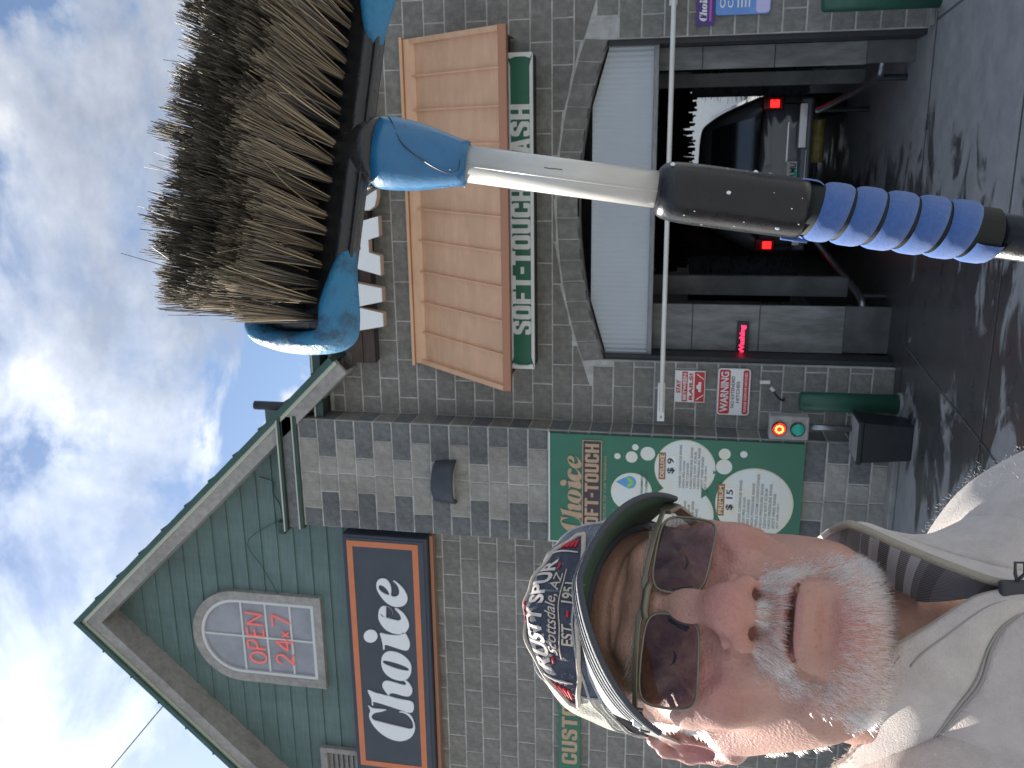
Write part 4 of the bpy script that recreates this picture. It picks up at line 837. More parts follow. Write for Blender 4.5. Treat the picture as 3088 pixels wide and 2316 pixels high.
person = thing('person', 'bearded man in a cream zip jacket looking into the lens beside the brush', 'person', (hw.x, hw.y, 0))
PI_ = Matrix.Translation((-hw.x, -hw.y, 0))
bodyo = add('body', body_me, person); bodyo.matrix_local = PI_ @ HEAD
def hl(mb, name, m, parent, smooth=True, bev=0):    # mesh given in a parent's own frame
    o = add(name, mesh(name, mb.v, mb.f, m, smooth), parent)
    if bev: bevel(o, bev)
    return o
# beard, moustache, sideburns
wm = bpy.data.materials.new('whisker'); wm.use_nodes = True; t = wm.node_tree; t.nodes.clear(); MATS['whisker'] = wm
hb = N(t, 'ShaderNodeBsdfHairPrincipled'); hb.parametrization = 'COLOR'; hb.inputs['Roughness'].default_value = .35; hb.inputs['Radial Roughness'].default_value = .55; ha = N(t, 'ShaderNodeAttribute', attribute_name='col')
L(t, ha.outputs['Color'], hb.inputs['Color']); L(t, hb.outputs[0], N(t, 'ShaderNodeOutputMaterial').inputs[0])
mat('lint_fibre', (.62, .61, .58), .9)
def whiskers(name, parent, roots, dirs, lens, cols, r, bend, matrix, seg=4):
    n = len(roots); hc = bpy.data.hair_curves.new(name); hc.add_curves([seg+1]*n); f_ = np.linspace(0, 1, seg+1)[None, :, None]
    P = np.asarray(roots)[:, None, :]+np.asarray(dirs)[:, None, :]*np.asarray(lens)[:, None, None]*f_+np.asarray(bend)[:, None, :]*f_*f_
    hc.attributes['position'].data.foreach_set('vector', P.astype(np.float32).ravel())
    ra = hc.attributes.new('radius', 'FLOAT', 'POINT'); ra.data.foreach_set('value', (np.full((n, 1), r)*(1-.8*np.linspace(0, 1, seg+1)[None, :]**2)).astype(np.float32).ravel())
    ca = hc.attributes.new('col', 'FLOAT_COLOR', 'CURVE'); ca.data.foreach_set('color', np.c_[cols, np.ones(n)].astype(np.float32).ravel())
    hc.materials.append(MATS['whisker']); o = add(name, hc, parent); o.matrix_local = matrix; o['kind'] = 'stuff'; return o
def strands(name, parent, roots, dirs, lens, cols, r=.00022, m='lint_fibre', bend=None, seg=3, matrix=None, kind='stuff', sides=3, tip=None, taper=.75):
    n = len(roots); roots = np.asarray(roots); dirs = np.asarray(dirs); lens = np.asarray(lens)[:, None]
    rr_ = np.broadcast_to(np.asarray(r, float).reshape(-1, 1) if np.ndim(r) else np.full((1, 1), r), (n, 1))
    u = np.cross(dirs, rng.normal(size=(n, 3))); u /= np.linalg.norm(u, axis=1)[:, None]+1e-9; w = np.cross(dirs, u); V_ = []
    for k in range(seg+1):
        f_ = k/seg; c_ = roots+dirs*lens*f_
        if bend is not None: c_ = c_+bend*(f_*f_)
        q = rr_*(1.0-taper*f_**2)
        for j in range(sides): a = j*2*math.pi/sides; V_.append(c_+(u*math.cos(a)+w*math.sin(a))*q)
    V_ = np.stack(V_, 1); ns_ = sides*(seg+1); base_ = np.arange(n)[:, None, None]*ns_
    qd = np.array([[k*sides+j, k*sides+(j+1) % sides, (k+1)*sides+(j+1) % sides, (k+1)*sides+j] for k in range(seg) for j in range(sides)])
    me = fastmesh(name, V_.reshape(-1, 3), (base_+qd[None]).reshape(-1, 4), m)
    ca = me.color_attributes.new('col', 'FLOAT_COLOR', 'POINT'); cc = np.ones((n, ns_, 4), np.float32); cc[:, :, :3] = np.asarray(cols)[:, None, :]
    if tip is not None: fk = (np.repeat(np.arange(seg+1), sides)/seg)**3; cc[:, :, :3] = cc[:, :, :3]*(1-fk)[None, :, None]+np.asarray(tip)[:, None, :]*fk[None, :, None]
    ca.data.foreach_set('color', cc.ravel())
    o = add(name, me, parent)
    if matrix is not None: o.matrix_local = matrix
    if kind: o['kind'] = kind
    return o
A = np.abs(xx); front = nn[:, 2] > -.35
w_mo = ((A < 37) & (yy < -63+.10*A) & (yy > -77.5-np.clip(A-20, 0, 40)*.9) & (z_ > 72) & (nn[:, 2] > .05))*np.clip((38-A)/10, .2, 1)*np.where(A < 3.5, .55, 1)
w_si = ((A > 32) & (A < 46) & (yy < -74) & (yy > -112) & (z_ > 55))*(.6*np.clip((45-A)/7, .2, 1))
w_ch = ((yy < -110+.0070*A*A) & (yy > -142) & (A < 50) & (z_ > 40))*np.clip((-yy-106+.007*A*A)/10, .10, 1)*np.clip((yy+143)/20, 0, 1)
jd = np.minimum.reduce([np.sqrt((A-a)**2+(yy-c)**2+(z_-e)**2) for a, c, e in ((62, -62, 18), (58, -78, 28), (54, -92, 38), (48, -104, 48), (42, -114, 58))])
w_jw = np.clip(1-jd/15, 0, 1)*.55
w_sb = ((A > 64) & (yy < 22) & (yy > -22) & (z_ > 6) & (z_ < 26) & (xx < 0))*.55
def grow(w, n): p = w/w.sum(); return rng.choice(nv_, n, p=p)
ii = np.concatenate([grow(w_mo, 3000), grow(w_si, 1100), grow(w_ch, 4300), grow(w_jw, 1300)]); reg = np.repeat([0, 1, 2, 3], [3000, 1100, 4300, 1300])
P0 = V[ii]+rng.normal(size=(len(ii), 3))*.7; sg = np.sign(P0[:, 0]+rng.normal(size=len(ii))*2); px_ = P0[:, 0]
D0 = nn[ii]*np.array([.50, .55, .62, .35])[reg][:, None]
D0[:, 1] -= np.array([.95, .85, .75, .75])[reg]; D0[:, 0] += np.where(reg == 0, px_*.028, px_*.010); D0[:, 2] += np.where(reg == 2, .1, 0)
D0 += rng.normal(size=D0.shape)*.17; D0 /= np.linalg.norm(D0, axis=1)[:, None]
ln_ = np.array([6.2, 5.5, 6.4, 3.4])[reg]*rng.uniform(.6, 1.15, len(ii)); ln_[(reg == 0)] *= np.clip(1.15-np.abs(px_[reg == 0])*.008, .7, 1.2)
br = rng.uniform(.45, .85, len(ii)); dk = rng.uniform(size=len(ii)) < np.array([.22, .22, .14, .42])[reg]; br[dk] *= .35
col_ = np.stack([br*.96, br*.93, br*.87], 1)
whiskers('beard', person, P0/1000, D0, ln_/1000, col_, .00016, nn[ii]*-.0014+np.array([0, -.0016, 0])+rng.normal(size=(len(ii), 3))*.0008, PI_ @ HEAD)
ii = grow(w_sb, 500); D1 = nn[ii]*.5+np.array([-.05, -.6, -.5])+rng.normal(size=(500, 3))*.15; D1 /= np.linalg.norm(D1, axis=1)[:, None]
whiskers('sideburn', person, V[ii]/1000, D1, rng.uniform(.004, .008, 500), np.full((500, 3), .85)*rng.uniform(.7, 1, (500, 1)), .00015, np.zeros((500, 3)), PI_ @ HEAD)
ii = grow(((A > 12) & (A < 56) & (np.abs(yy-(15-.0022*(A-30)**2)) < 4) & (z_ > 70))*1.0, 450); D1 = nn[ii]*.5+np.stack([np.sign(V[ii][:, 0])*.9, np.full(450, .15), np.zeros(450)], 1)+rng.normal(size=(450, 3))*.2; D1 /= np.linalg.norm(D1, axis=1)[:, None]
whiskers('eyebrow', person, V[ii]/1000, D1, rng.uniform(.006, .010, 450), np.full((450, 3), .4)*rng.uniform(.5, 1.3, (450, 1)), .00015, np.zeros((450, 3)), PI_ @ HEAD)
mat('eye_white', (.62, .58, .55), .15); mat('iris', (.06, .055, .05), .1)
for s in (-1, 1):
    ey = bpy.data.meshes.new('eye'); bm = bmesh.new(); bmesh.ops.create_uvsphere(bm, u_segments=20, v_segments=14, radius=.0128)
    for f in bm.faces: f.smooth = True
    bm.to_mesh(ey); bm.free(); ey.materials.append(MATS['eye_white']); e = add('eye', ey, person); e.matrix_local = PI_ @ HEAD @ Matrix.Translation((s*.032, -.004, .0762))
    ir = MB().tube([(0, -.001, .0118), (0, -.001, .0130)], .0058, 16); i_ = hl(ir, 'iris', 'iris', e, False)
# ------------------------------------------------------------------ cap
dn_ = mat('denim', (.15, .175, .235), .85, col2=(.085, .105, .15), vs=160, bump=.5, bs=900, sheen=.3)
mat('denim_pale', (.60, .59, .56), .85, col2=(.42, .42, .43), vs=60, bump=.5, bs=700, sheen=.2); mat('brim_green', (.085, .15, .105), .8, col2=(.065, .12, .085), vs=40, bump=.3, bs=500)
mat('cap_edge', (.062, .068, .082), .8, bump=.3, bs=500); mat('cap_mesh', (.62, .60, .50), .9, col2=(.45, .43, .36), vs=140, bump=.5, bs=500)
mat('patch_cloth', (.075, .080, .115), .85, col2=(.05, .055, .08), vs=200, bump=.4, bs=900); mat('thread', (.62, .52, .42), .7, var=.2, vs=200); mat('thread_pale', (.72, .62, .54), .7, var=.15, vs=200); mat('thread_red', (.55, .03, .045), .7)
capo = thing('baseball_cap', 'worn blue denim cap with a stitched patch and green under the brim', 'cap'); capo.matrix_world = HEAD
TOP = 126.0
def crown(al, t_):
    b0 = 57-(1-math.cos(al))*26; y = b0+(TOP-b0)*t_; rho = max(0.0, 1-max(0, t_)**3.0)**(1/2.1); ca, sa = math.cos(al), math.sin(al)
    return np.array([80*rho*sa, y, -6+(101 if ca > 0 else 104)*rho*ca])
def crown_n(al, t_):
    e = 1e-3; n_ = np.cross(crown(al+e, t_)-crown(al-e, t_), crown(al, min(t_+e, .999))-crown(al, t_-e)); n_ /= np.linalg.norm(n_)+1e-9
    return n_ if n_.dot(crown(al, t_)-np.array([0, 50, -6])) > 0 else -n_
def wob(al, t_): return 1.1*math.sin(al*9+t_*7)*math.sin(t_*5+al*3)+.8*math.sin(al*17-t_*11)
def panel(nm, a0, a1, m, na=26, nt_=22, t0=0.0, off=0.0):
    mb = MB(); v = []
    for i in range(na+1):
        for j in range(nt_+1):
            al = a0+(a1-a0)*i/na; t_ = t0+(1-t0)*min(j/nt_, .999); p = crown(al, t_)+crown_n(al, max(t_, .002))*(off+wob(al, t_)*(1-t_**6)); v.append(tuple(p/1000))
    mb.raw(v, [(i*(nt_+1)+j, (i+1)*(nt_+1)+j, (i+1)*(nt_+1)+j+1, i*(nt_+1)+j+1) for i in range(na) for j in range(nt_)])
    return hl(mb, nm, m, capo)
R_ = math.radians
panel('front_panel', R_(-52), R_(0), 'denim'); panel('front_panel', R_(0), R_(52), 'denim')
panel('side_panel', R_(-180), R_(-116), 'cap_mesh'); panel('side_panel', R_(-116), R_(-52), 'cap_mesh'); panel('side_panel', R_(52), R_(116), 'cap_mesh'); panel('side_panel', R_(116), R_(180), 'cap_mesh')
for a in (-52, 0, 52): hl(MB().tube([tuple((crown(R_(a), t_)+crown_n(R_(a), max(t_, .01))*(.8+wob(R_(a), t_)*(1-t_**6)))/1000) for t_ in np.linspace(0, .97, 30)], .0012, 6), 'seam', 'denim_pale' if a else 'denim', capo)
for dt in (.0, .10): hl(MB().tube([tuple((crown(al, dt+.01)+crown_n(al, dt+.01)*(1.2+wob(al, dt)))/1000) for al in np.linspace(R_(-150), R_(52), 90)], .0010, 5), 'stitch', 'denim_pale', capo)
def brim_pt(u, w_):
    i_ = crown(u*R_(70), 0.0); s_ = math.sin(u*math.pi/2*.97); c_ = max(0, math.cos(u*math.pi/2*.97))
    o_ = np.array([81.4*s_, 41.4-45*abs(u)**1.28+10*u, 66.7+84.2*c_**.97]); p = i_*(1-w_)+o_*w_; p[1] += 5*math.sin(w_*math.pi)*(1-abs(u))
    return p
nu, nw = 60, 16
for nm, off, m in (('brim', .0018, 'denim_pale'), ('brim_underside', -.0018, 'brim_green')):
    v = [tuple(brim_pt(-.88+1.84*i/nu, j/nw)/1000+np.array([0, off, 0])) for i in range(nu+1) for j in range(nw+1)]
    hl(MB().raw(v, [((i+1)*(nw+1)+j, i*(nw+1)+j, i*(nw+1)+j+1, (i+1)*(nw+1)+j+1) for i in range(nu) for j in range(nw)]), nm, m, capo)
hl(MB().tube([tuple(brim_pt(u, 1.0)/1000) for u in np.linspace(-.88, .96, 90)], .0022, 8), 'brim_binding', 'cap_edge', capo)
for w_ in (.90, .78, .66, .54): hl(MB().tube([tuple(brim_pt(u, w_)/1000+np.array([0, .0022, 0])) for u in np.linspace(-.86, .94, 80)], .0006, 4), 'brim_stitch', 'cap_edge', capo)
hl(MB().tube([tuple((crown(al, -.01)*np.array([.96, 1, .96]))/1000) for al in np.linspace(R_(-170), R_(170), 60)], .0035, 6), 'sweatband', 'cap_edge', capo)
def patch_pt(al, fr, off):
    q = abs(al-R_(-12))/R_(48); lo = .05+.24*q*q; hi = .83-.46*q**1.7; t_ = lo+(hi-lo)*fr
    return (crown(al, t_)+crown_n(al, t_)*(off+wob(al, t_)))/1000
PA0, PA1 = R_(-60), R_(36)
v = [tuple(patch_pt(PA0+(PA1-PA0)*i/50, j/10, 1.6)) for i in range(51) for j in range(11)]
pch = hl(MB().raw(v, [(i*11+j, (i+1)*11+j, (i+1)*11+j+1, i*11+j+1) for i in range(50) for j in range(10)]), 'patch', 'patch_cloth', capo)
bd = [tuple(patch_pt(PA0+(PA1-PA0)*i/50, 0, 2.0)) for i in range(51)]+[tuple(patch_pt(PA1-(PA1-PA0)*i/50, 1, 2.0)) for i in range(51)]
hl(MB().tube(bd+[bd[0]], .0019, 7), 'patch_border', 'thread', pch)
def patch_text(body, a0, a1, f0, f1, m, bold, shear=0.0, arch=0.0):
    v, f = glyphs(body, bold, 0.0, 1.0, shear); lo, hi = v.min(0), v.max(0); out = []
    bm = bmesh.new(); vs__ = [bm.verts.new(q) for q in v]
    for q in f:
        try: bm.faces.new([vs__[k] for k in q])
        except ValueError: pass
    bmesh.ops.triangulate(bm, faces=bm.faces[:]); bmesh.ops.subdivide_edges(bm, edges=bm.edges[:], cuts=3, use_grid_fill=True); bmesh.ops.triangulate(bm, faces=bm.faces[:])
    bm.verts.index_update(); v = np.array([q.co[:] for q in bm.verts]); f = [tuple(w.index for w in q.verts) for q in bm.faces]; bm.free()
    for x, y, _ in v:
        fx = (x-lo[0])/(hi[0]-lo[0]); fy = (y-lo[1])/(hi[1]-lo[1]); al = a0+(a1-a0)*fx; out.append(tuple(patch_pt(al, f0+(f1-f0)*fy, 2.5)))
    hl(MB().raw(out, f), 'patch_lettering', m, pch, False)
patch_text('RUSTY SPUR', R_(-40), R_(18), .52, .87, 'thread_pale', .03)
patch_text('Scottsdale, AZ', R_(-31), R_(11), .29, .49, 'thread', .008, .3)
patch_text('EST.', R_(-25), R_(-14), .07, .24, 'thread', .02); patch_text('1951', R_(-5), R_(5), .07, .24, 'thread', .02)
hl(MB().tube([tuple(patch_pt(al, .27, 2.4)) for al in np.linspace(R_(-32), R_(12), 20)], .0005, 5), 'patch_rule', 'thread', pch)
for al in (-45, 23): hl(MB().tube([tuple(patch_pt(R_(al), fr, 2.4)) for fr in np.linspace(.15, .9, 6)], .0007, 5), 'patch_rule', 'thread_pale', pch)
for a0, a1 in ((-55, -49), (26, 31)):
    for fr in (.3, .45, .6, .75): hl(MB().tube([tuple(patch_pt(R_(al), fr, 2.5)) for al in np.linspace(a0, a1, 5)], .0011, 5), 'patch_stripe', 'thread_red', pch)
for al, fr in ((-34, .45), (14, .45), (-10, .14), (-17, .95), (-12, .95), (-7, .95)): hl(MB().tube([tuple(patch_pt(R_(al-1.6), fr, 2.6)), tuple(patch_pt(R_(al+1.6), fr, 2.6))], .0010, 5), 'patch_dash', 'thread_red', pch)
# loose threads and fluff on the worn cloth
n = 500; fr_ = []; fd_ = []
for k in range(n):
    if k < 260: al = rng.uniform(R_(-75), R_(60)); t_ = rng.uniform(.0, .97); p = crown(al, t_)/1000; q = crown_n(al, max(t_, .01)); p = p+q*.001
    else: u = rng.uniform(-1, 1); p = brim_pt(u, 1.0)/1000; q = np.array([u*.6, .6, .5])
    d = q+rng.normal(size=3)*.7; fr_.append(p); fd_.append(d/np.linalg.norm(d))
strands('lint', capo, fr_, fd_, rng.uniform(.001, .004, n), np.full((n, 3), .6), .00012)
# ------------------------------------------------------------------ sunglasses
sgo = thing('sunglasses', 'brown tinted sunglasses with an olive metal brow bar and bridge', 'sunglasses'); sgo.matrix_world = HEAD
mat('olive_metal', (.21, .185, .135), .38, metal=.55, var=.15, vs=80); mat('bright_metal', (.50, .48, .44), .3, metal=.85)
lm = bpy.data.materials.new('lens'); lm.use_nodes = True; t = lm.node_tree; t.nodes.clear(); MATS['lens'] = lm
tr = N(t, 'ShaderNodeBsdfTransparent'); gl = N(t, 'ShaderNodeBsdfGlossy', i_Roughness=.03); gl.inputs[0].default_value = (.9, .92, 1, 1); ms = N(t, 'ShaderNodeMixShader'); ou = N(t, 'ShaderNodeOutputMaterial')
tcn = N(t, 'ShaderNodeTexCoord'); sp = N(t, 'ShaderNodeSeparateXYZ'); L(t, tcn.outputs['Object'], sp.inputs[0])
tint = RAMP(t, MA(t, 'MULTIPLY_ADD', sp.outputs[1], 20.0, .65), [(.05, (.54, .45, .44)), (.95, (.23, .21, .215))]); L(t, tint, tr.inputs[0])
fr = N(t, 'ShaderNodeFresnel', i_IOR=1.55); L(t, MA(t, 'MULTIPLY_ADD', fr.outputs[0], .75, .0), ms.inputs[0]); L(t, tr.outputs[0], ms.inputs[1]); L(t, gl.outputs[0], ms.inputs[2]); L(t, ms.outputs[0], ou.inputs[0])
gz = lambda x: .1065-.021*(abs(x)/.07)**2
def lens_out(s, n=48, k=1.0):
    P = []
    for i in range(n):
        a = 2*math.pi*i/n; ca, sa = math.cos(a), math.sin(a); ex = .42
        x = .0285*math.copysign(abs(ca)**ex, ca)*k; y = .0190*math.copysign(abs(sa)**ex, sa)*k
        x *= 1-.07*(y < 0)*abs(y)/.019; X = s*(.0355+x); P.append((X, y-.0095+.0016*(x/.0285)*(1 if y > 0 else -.3), gz(X)))
    return P
for s in (-1, 1):
    P = lens_out(s); c_ = (s*.0355, -.0095, gz(s*.0355)+.0012); v = [c_]; f = []
    for r_ in (.35, .7, 1.0): v += [(c_[0]+(p[0]-c_[0])*r_, c_[1]+(p[1]-c_[1])*r_, gz(c_[0]+(p[0]-c_[0])*r_)+.0012*(1-r_)) for p in P]
    n = len(P); f += [(0, 1+i, 1+(i+1) % n) for i in range(n)]+[(1+k*n+i, 1+(k+1)*n+i, 1+(k+1)*n+(i+1) % n, 1+k*n+(i+1) % n) for k in (0, 1) for i in range(n)]
    hl(MB().raw(v, f), 'lens', 'lens', sgo); hl(MB().tube(P+[P[0], P[1]], .0009, 7, False), 'rim', 'olive_metal', sgo)
    # brow bar half, hinge block, temple arm
    xs = np.linspace(.004, .068, 16); br_ = [(s*x, .0125 if x > .012 else .0085+.004*x/.012, gz(x)+.0006) for x in xs]
    vb = []
    for x, y, z in br_:
        h_ = .0034 if abs(x) > .014 else .0048
        vb += [(x, y-h_/2, z-.001), (x, y-h_/2, z+.0016), (x, y+h_/2, z+.0016), (x, y+h_/2, z-.001)]
    fb = [(4*i+j, 4*i+(j+1) % 4, 4*i+4+(j+1) % 4, 4*i+4+j) for i in range(15) for j in range(4)]+[(3, 2, 1, 0), (60, 61, 62, 63)]
    hl(MB().raw(vb, fb), 'brow_bar', 'olive_metal', sgo, False, .0006)
    p0 = Vector((s*.0675, .0125, gz(.068))); p1 = Vector((s*.0765, .0120, .073)); p2 = Vector((s*.0790, .0105, .045)); p3 = Vector((s*.0795, .006, -.004))
    vb = []
    for p, h_, w_ in ((p0, .0050, .0026), (p1, .0075, .0024), (p2, .0075, .0022), (p3, .005, .0022)):
        vb += [(p.x-s*w_/2, p.y-h_, p.z-w_/2), (p.x+s*w_/2, p.y-h_, p.z+w_/2), (p.x+s*w_/2, p.y+h_*.6, p.z+w_/2), (p.x-s*w_/2, p.y+h_*.6, p.z-w_/2)]
    fb = [(4*i+j, 4*i+(j+1) % 4, 4*i+4+(j+1) % 4, 4*i+4+j) for i in range(3) for j in range(4)]+[(3, 2, 1, 0), (12, 13, 14, 15)]
    ta = hl(MB().raw(vb, fb), 'temple_arm', 'bright_metal' if s < 0 else 'olive_metal', sgo, False, .0005)
    c_ = p1*.72+p2*.28+Vector((s*.0021, -.0008, .0)); hl(MB().tube([tuple(c_+Vector((0, .0032*math.sin(a), .0042*math.cos(a)))) for a in np.linspace(0, 6.283, 16)], .0006, 5), 'ring_emblem', 'ink', ta)
    hl(MB().tube([(s*.009, -.006, .101), (s*.012, -.013, .097), (s*.0135, -.018, .096)], .0022, 6), 'nose_pad', 'lens', sgo)
br_ = MB().tube([(-.012, .0085, gz(.012)), (-.006, .0095, gz(0)+.001), (.006, .0095, gz(0)+.001), (.012, .0085, gz(.012))], [.0028, .0031, .0031, .0028], 8)
hl(br_, 'bridge', 'olive_metal', sgo)
# ------------------------------------------------------------------ jacket
mat('fleece', (.66, .575, .52), .95, col2=(.55, .475, .43), vs=55, bump=.45, bs=650, sheen=.5, thr=(.35, .65)); mat('fleece_seam', (.33, .30, .27), .95); mat('zip_tape', (.46, .40, .32), .8, bump=.6, bs=900); mat('zip_dark', (.035, .038, .045), .5)
pm = mat('plaid', (.3, .3, .31), .9, bump=.5, bs=800); t = pm.node_tree; b = t.nodes['Principled BSDF']
uvn = N(t, 'ShaderNodeUVMap'); sp = N(t, 'ShaderNodeSeparateXYZ'); L(t, uvn.outputs[0], sp.inputs[0])
def band(src, k, lo): return MA(t, 'GREATER_THAN', MA(t, 'FRACT', MA(t, 'MULTIPLY', src, k)), lo)
rib = MA(t, 'MULTIPLY_ADD', band(sp.outputs[1], 26.0, .5), .20, .20)
wh = MA(t, 'MULTIPLY', MA(t, 'MULTIPLY', band(sp.outputs[0], 12.0, .5), MA(t, 'GREATER_THAN', sp.outputs[0], .33)), MA(t, 'LESS_THAN', sp.outputs[0], .60))
dkb = MA(t, 'MULTIPLY', band(sp.outputs[0], 4.4, .72), .09); val = MA(t, 'SUBTRACT', MA(t, 'ADD', rib, MA(t, 'MULTIPLY', wh, .42)), dkb)
cc_ = N(t, 'ShaderNodeCombineColor'); L(t, val, cc_.inputs[0]); L(t, val, cc_.inputs[1]); L(t, MA(t, 'MULTIPLY', val, 1.04), cc_.inputs[2]); L(t, cc_.outputs[0], b.inputs['Base Color'])
def vw(u, v, d): return ((u-1158)/FPX*d*1000, (1544-v)/FPX*d*1000, -d*1000)
g = Sdf((-640, -1000, -1010), (360, -150, -330), 7.0)
g.ell(vw(330, 3560, .72), (190, 190, 150), 40).ell(vw(210, 3330, .64), (170, 130, 92), 60)
g.chain([vw(350, 3060, .70), vw(560, 3200, .70), vw(660, 3420, .71)], [88, 78, 76], 50)
g.chain([vw(230, 3030, .648), vw(-120, 3030, .625), vw(-420, 3180, .60)], [94, 96, 85], 50)
g.cap(vw(330, 3500, .72), vw(330, 4600, .78), 165, 160, 60)
g.chain([vw(660, 3420, .71), vw(960, 4250, .80), vw(1420, 3760, .70)], [74, 60, 45], 40)
g.chain([vw(-420, 3180, .60), vw(-560, 4350, .46)], [80, 58], 40)
g.cap(vw(345, 2600, .665), vw(345, 2990, .655), 68, 86, 30, sub=True)
V, Q = g.mesh(); me = fastmesh('jacket', V/1000, Q, 'fleece'); nj = np.zeros(len(V)*3, np.float32); me.vertices.foreach_get('normal', nj)
if (nj.reshape(-1, 3)*(V-V.mean(0))).sum() < 0: me = fastmesh('jacket', V/1000, Q[:, ::-1], 'fleece')
jk = add('jacket', me, person); jk.matrix_local = PI_ @ VIEW
dsp = jk.modifiers.new('sm', 'SMOOTH'); dsp.iterations = 6; dsp.factor = .5
jk['label'] = 'cream fleece jacket, zip open at the neck'
IV = VIEW.inverted()
def vloft(name, T, B, m, thick=.004, n=60, rows=14, bulge=.0, bfun=None, par=None, mid=None):
    a = crv([np.array(vw(*q))/1000 for q in T], n); c = crv([np.array(vw(*q))/1000 for q in B], n); v = []; uv = []
    md = crv([np.array(vw(*q))/1000 for q in mid], n) if mid else None
    for i in range(n):
        for j in range(rows+1):
            f_ = j/rows
            if md is None: p = a[i]*(1-f_)+c[i]*f_; p = p+np.array([0, 0, bulge*math.sin(math.pi*f_)])
            else: ct = 2*md[i]-.5*(a[i]+c[i]); p = a[i]*(1-f_)**2+2*ct*f_*(1-f_)+c[i]*f_*f_
            v.append(p); uv.append((i/(n-1), f_))
    F_ = [(i*(rows+1)+j, (i+1)*(rows+1)+j, (i+1)*(rows+1)+j+1, i*(rows+1)+j+1) for i in range(n-1) for j in range(rows)]
    me = mesh(name, v, F_, m, True); ul = me.uv_layers.new(name='UVMap')
    for lp in me.loops: ul.data[lp.index].uv = uv[lp.vertex_index]
    o = add(name, me, par)
    if thick: so_ = o.modifiers.new('so', 'SOLIDIFY'); so_.thickness = thick; so_.offset = 0
    return o, np.array(v).reshape(n, rows+1, 3)
LT = [(-90, 2440, .70), (0, 2512, .662), (36, 2561, .634), (110, 2622, .604), (230, 2642, .578), (345, 2684, .568), (430, 2815, .560), (508, 2941, .556), (534, 3060, .556), (545, 3160, .565)]
LB = [(-150, 2700, .66), (-40, 2740, .625), (40, 2785, .598), (110, 2830, .578), (180, 2885, .562), (262, 2950, .553), (372, 2985, .550), (440, 3030, .550), (486, 3110, .552), (500, 3200, .562)]
cl, cv = vloft('collar', LT, LB, 'fleece', .005, bulge=.006, par=jk)
RT_ = [(690, 2470, .70), (733, 2545, .618), (722, 2600, .606), (668, 2720, .590), (615, 2850, .575), (565, 2990, .562), (548, 3090, .560)]
RB = [(640, 2480, .73), (632, 2530, .690), (575, 2600, .672), (520, 2700, .645), (500, 2790, .612), (512, 2930, .580), (535, 3060, .564)]
ci, iv_ = vloft('collar_lining', RT_, RB, 'plaid', .0, bulge=-.004, par=jk)
RO = [(715, 2500, .725), (735, 2590, .66), (712, 2670, .645), (668, 2780, .63), (636, 2880, .61), (600, 3010, .588), (582, 3120, .58)]
co, ov_ = vloft('collar', RT_, RO, 'fleece', .004, bulge=.0, par=jk)
LI = [(-60, 2500, .72), (20, 2560, .69), (70, 2620, .66), (140, 2680, .632), (240, 2710, .61), (335, 2740, .595), (420, 2840, .58), (495, 2950, .57), (528, 3060, .566), (542, 3160, .572)]
vloft('collar_lining', LT, LI, 'plaid', .0, par=jk)
vloft('front_panel', LB, [(-420, 2900, .63), (-330, 3000, .60), (-240, 3100, .575), (-130, 3180, .555), (-20, 3250, .54), (110, 3330, .53), (260, 3400, .528), (400, 3420, .535), (500, 3430, .545), (540, 3440, .56)], 'fleece', .004, bulge=.012, par=jk)
vloft('front_panel', RO[2:], [(690, 2790, .70), (735, 2890, .685), (790, 2985, .67), (840, 3070, .655), (860, 3200, .64)], 'fleece', .004, bulge=.006, par=jk)
def seam(nm, P, r_, m, par=jk): return hl(MB().tube([tuple(q) for q in P], r_, 6), nm, m, par)
seam('zip_edge', cv[30:, 0], .0026, 'zip_tape', cl); seam('zip_edge', iv_[6:, 0], .0030, 'zip_tape', ci)
seam('stitch', cv[32:, 3]+np.array([0, 0, .0030]), .0007, 'fleece_seam', cl); seam('stitch', cv[3:34, 1]+np.array([0, 0, .0028]), .0006, 'fleece_seam', cl)
sm_ = cv[:, 14]+np.array([0, 0, .003]); seam('collar_seam', sm_, .0012, 'fleece_seam', cl); seam('collar_seam', cv[2:50, 13]+np.array([0, 0, .0035]), .0007, 'fleece_seam', cl)
# towelling edge of the lining peeping over the collar
n = 900; k_ = rng.integers(2, 31, n); p_ = cv[k_, 0]+rng.normal(size=(n, 3))*.0012; d_ = np.array([0, .6, .3])+rng.normal(size=(n, 3))*.6; d_ /= np.linalg.norm(d_, axis=1)[:, None]
gq = rng.choice([.16, .55], n)[:, None]*np.ones((1, 3)); strands('pile_edge', cl, p_, d_, rng.uniform(.001, .0032, n), gq, .00035)
pu = vw(628, 3090, .553); pu = Vector(pu)/1000
zp = hl(MB().box(-.006, .006, -.010, .010, -.003, .003), 'zip_slider', 'zip_dark', jk, False, .002); zp.location = Vector(vw(538, 3062, .552))/1000
zq = hl(MB().tube([(0, 0, 0), (.005, .003, .003), (.012, .003, .003), (.012, -.003, .003), (.005, -.003, .003), (0, 0, 0)], .0011, 6), 'zip_pull', 'zip_dark', zp); zq.location = (.006, .0, .002)
# fluff of the fleece on the sunlit outlines
vj = np.array([q.co[:] for q in me.vertices]); nrm_ = np.zeros(len(vj)*3, np.float32); jk.data.vertices.foreach_get('normal', nrm_); nrm_ = nrm_.reshape(-1, 3)
ok = np.where((vj[:, 1] > -.47) & (nrm_[:, 1] > -.2))[0]; n = 5000; k_ = rng.choice(ok, n); d_ = nrm_[k_]+rng.normal(size=(n, 3))*.6; d_ /= np.linalg.norm(d_, axis=1)[:, None]
strands('fleece_pile', jk, vj[k_]+rng.normal(size=(n, 3))*.0035, d_, rng.uniform(.0015, .0035, n), np.full((n, 3), .56), .00016)
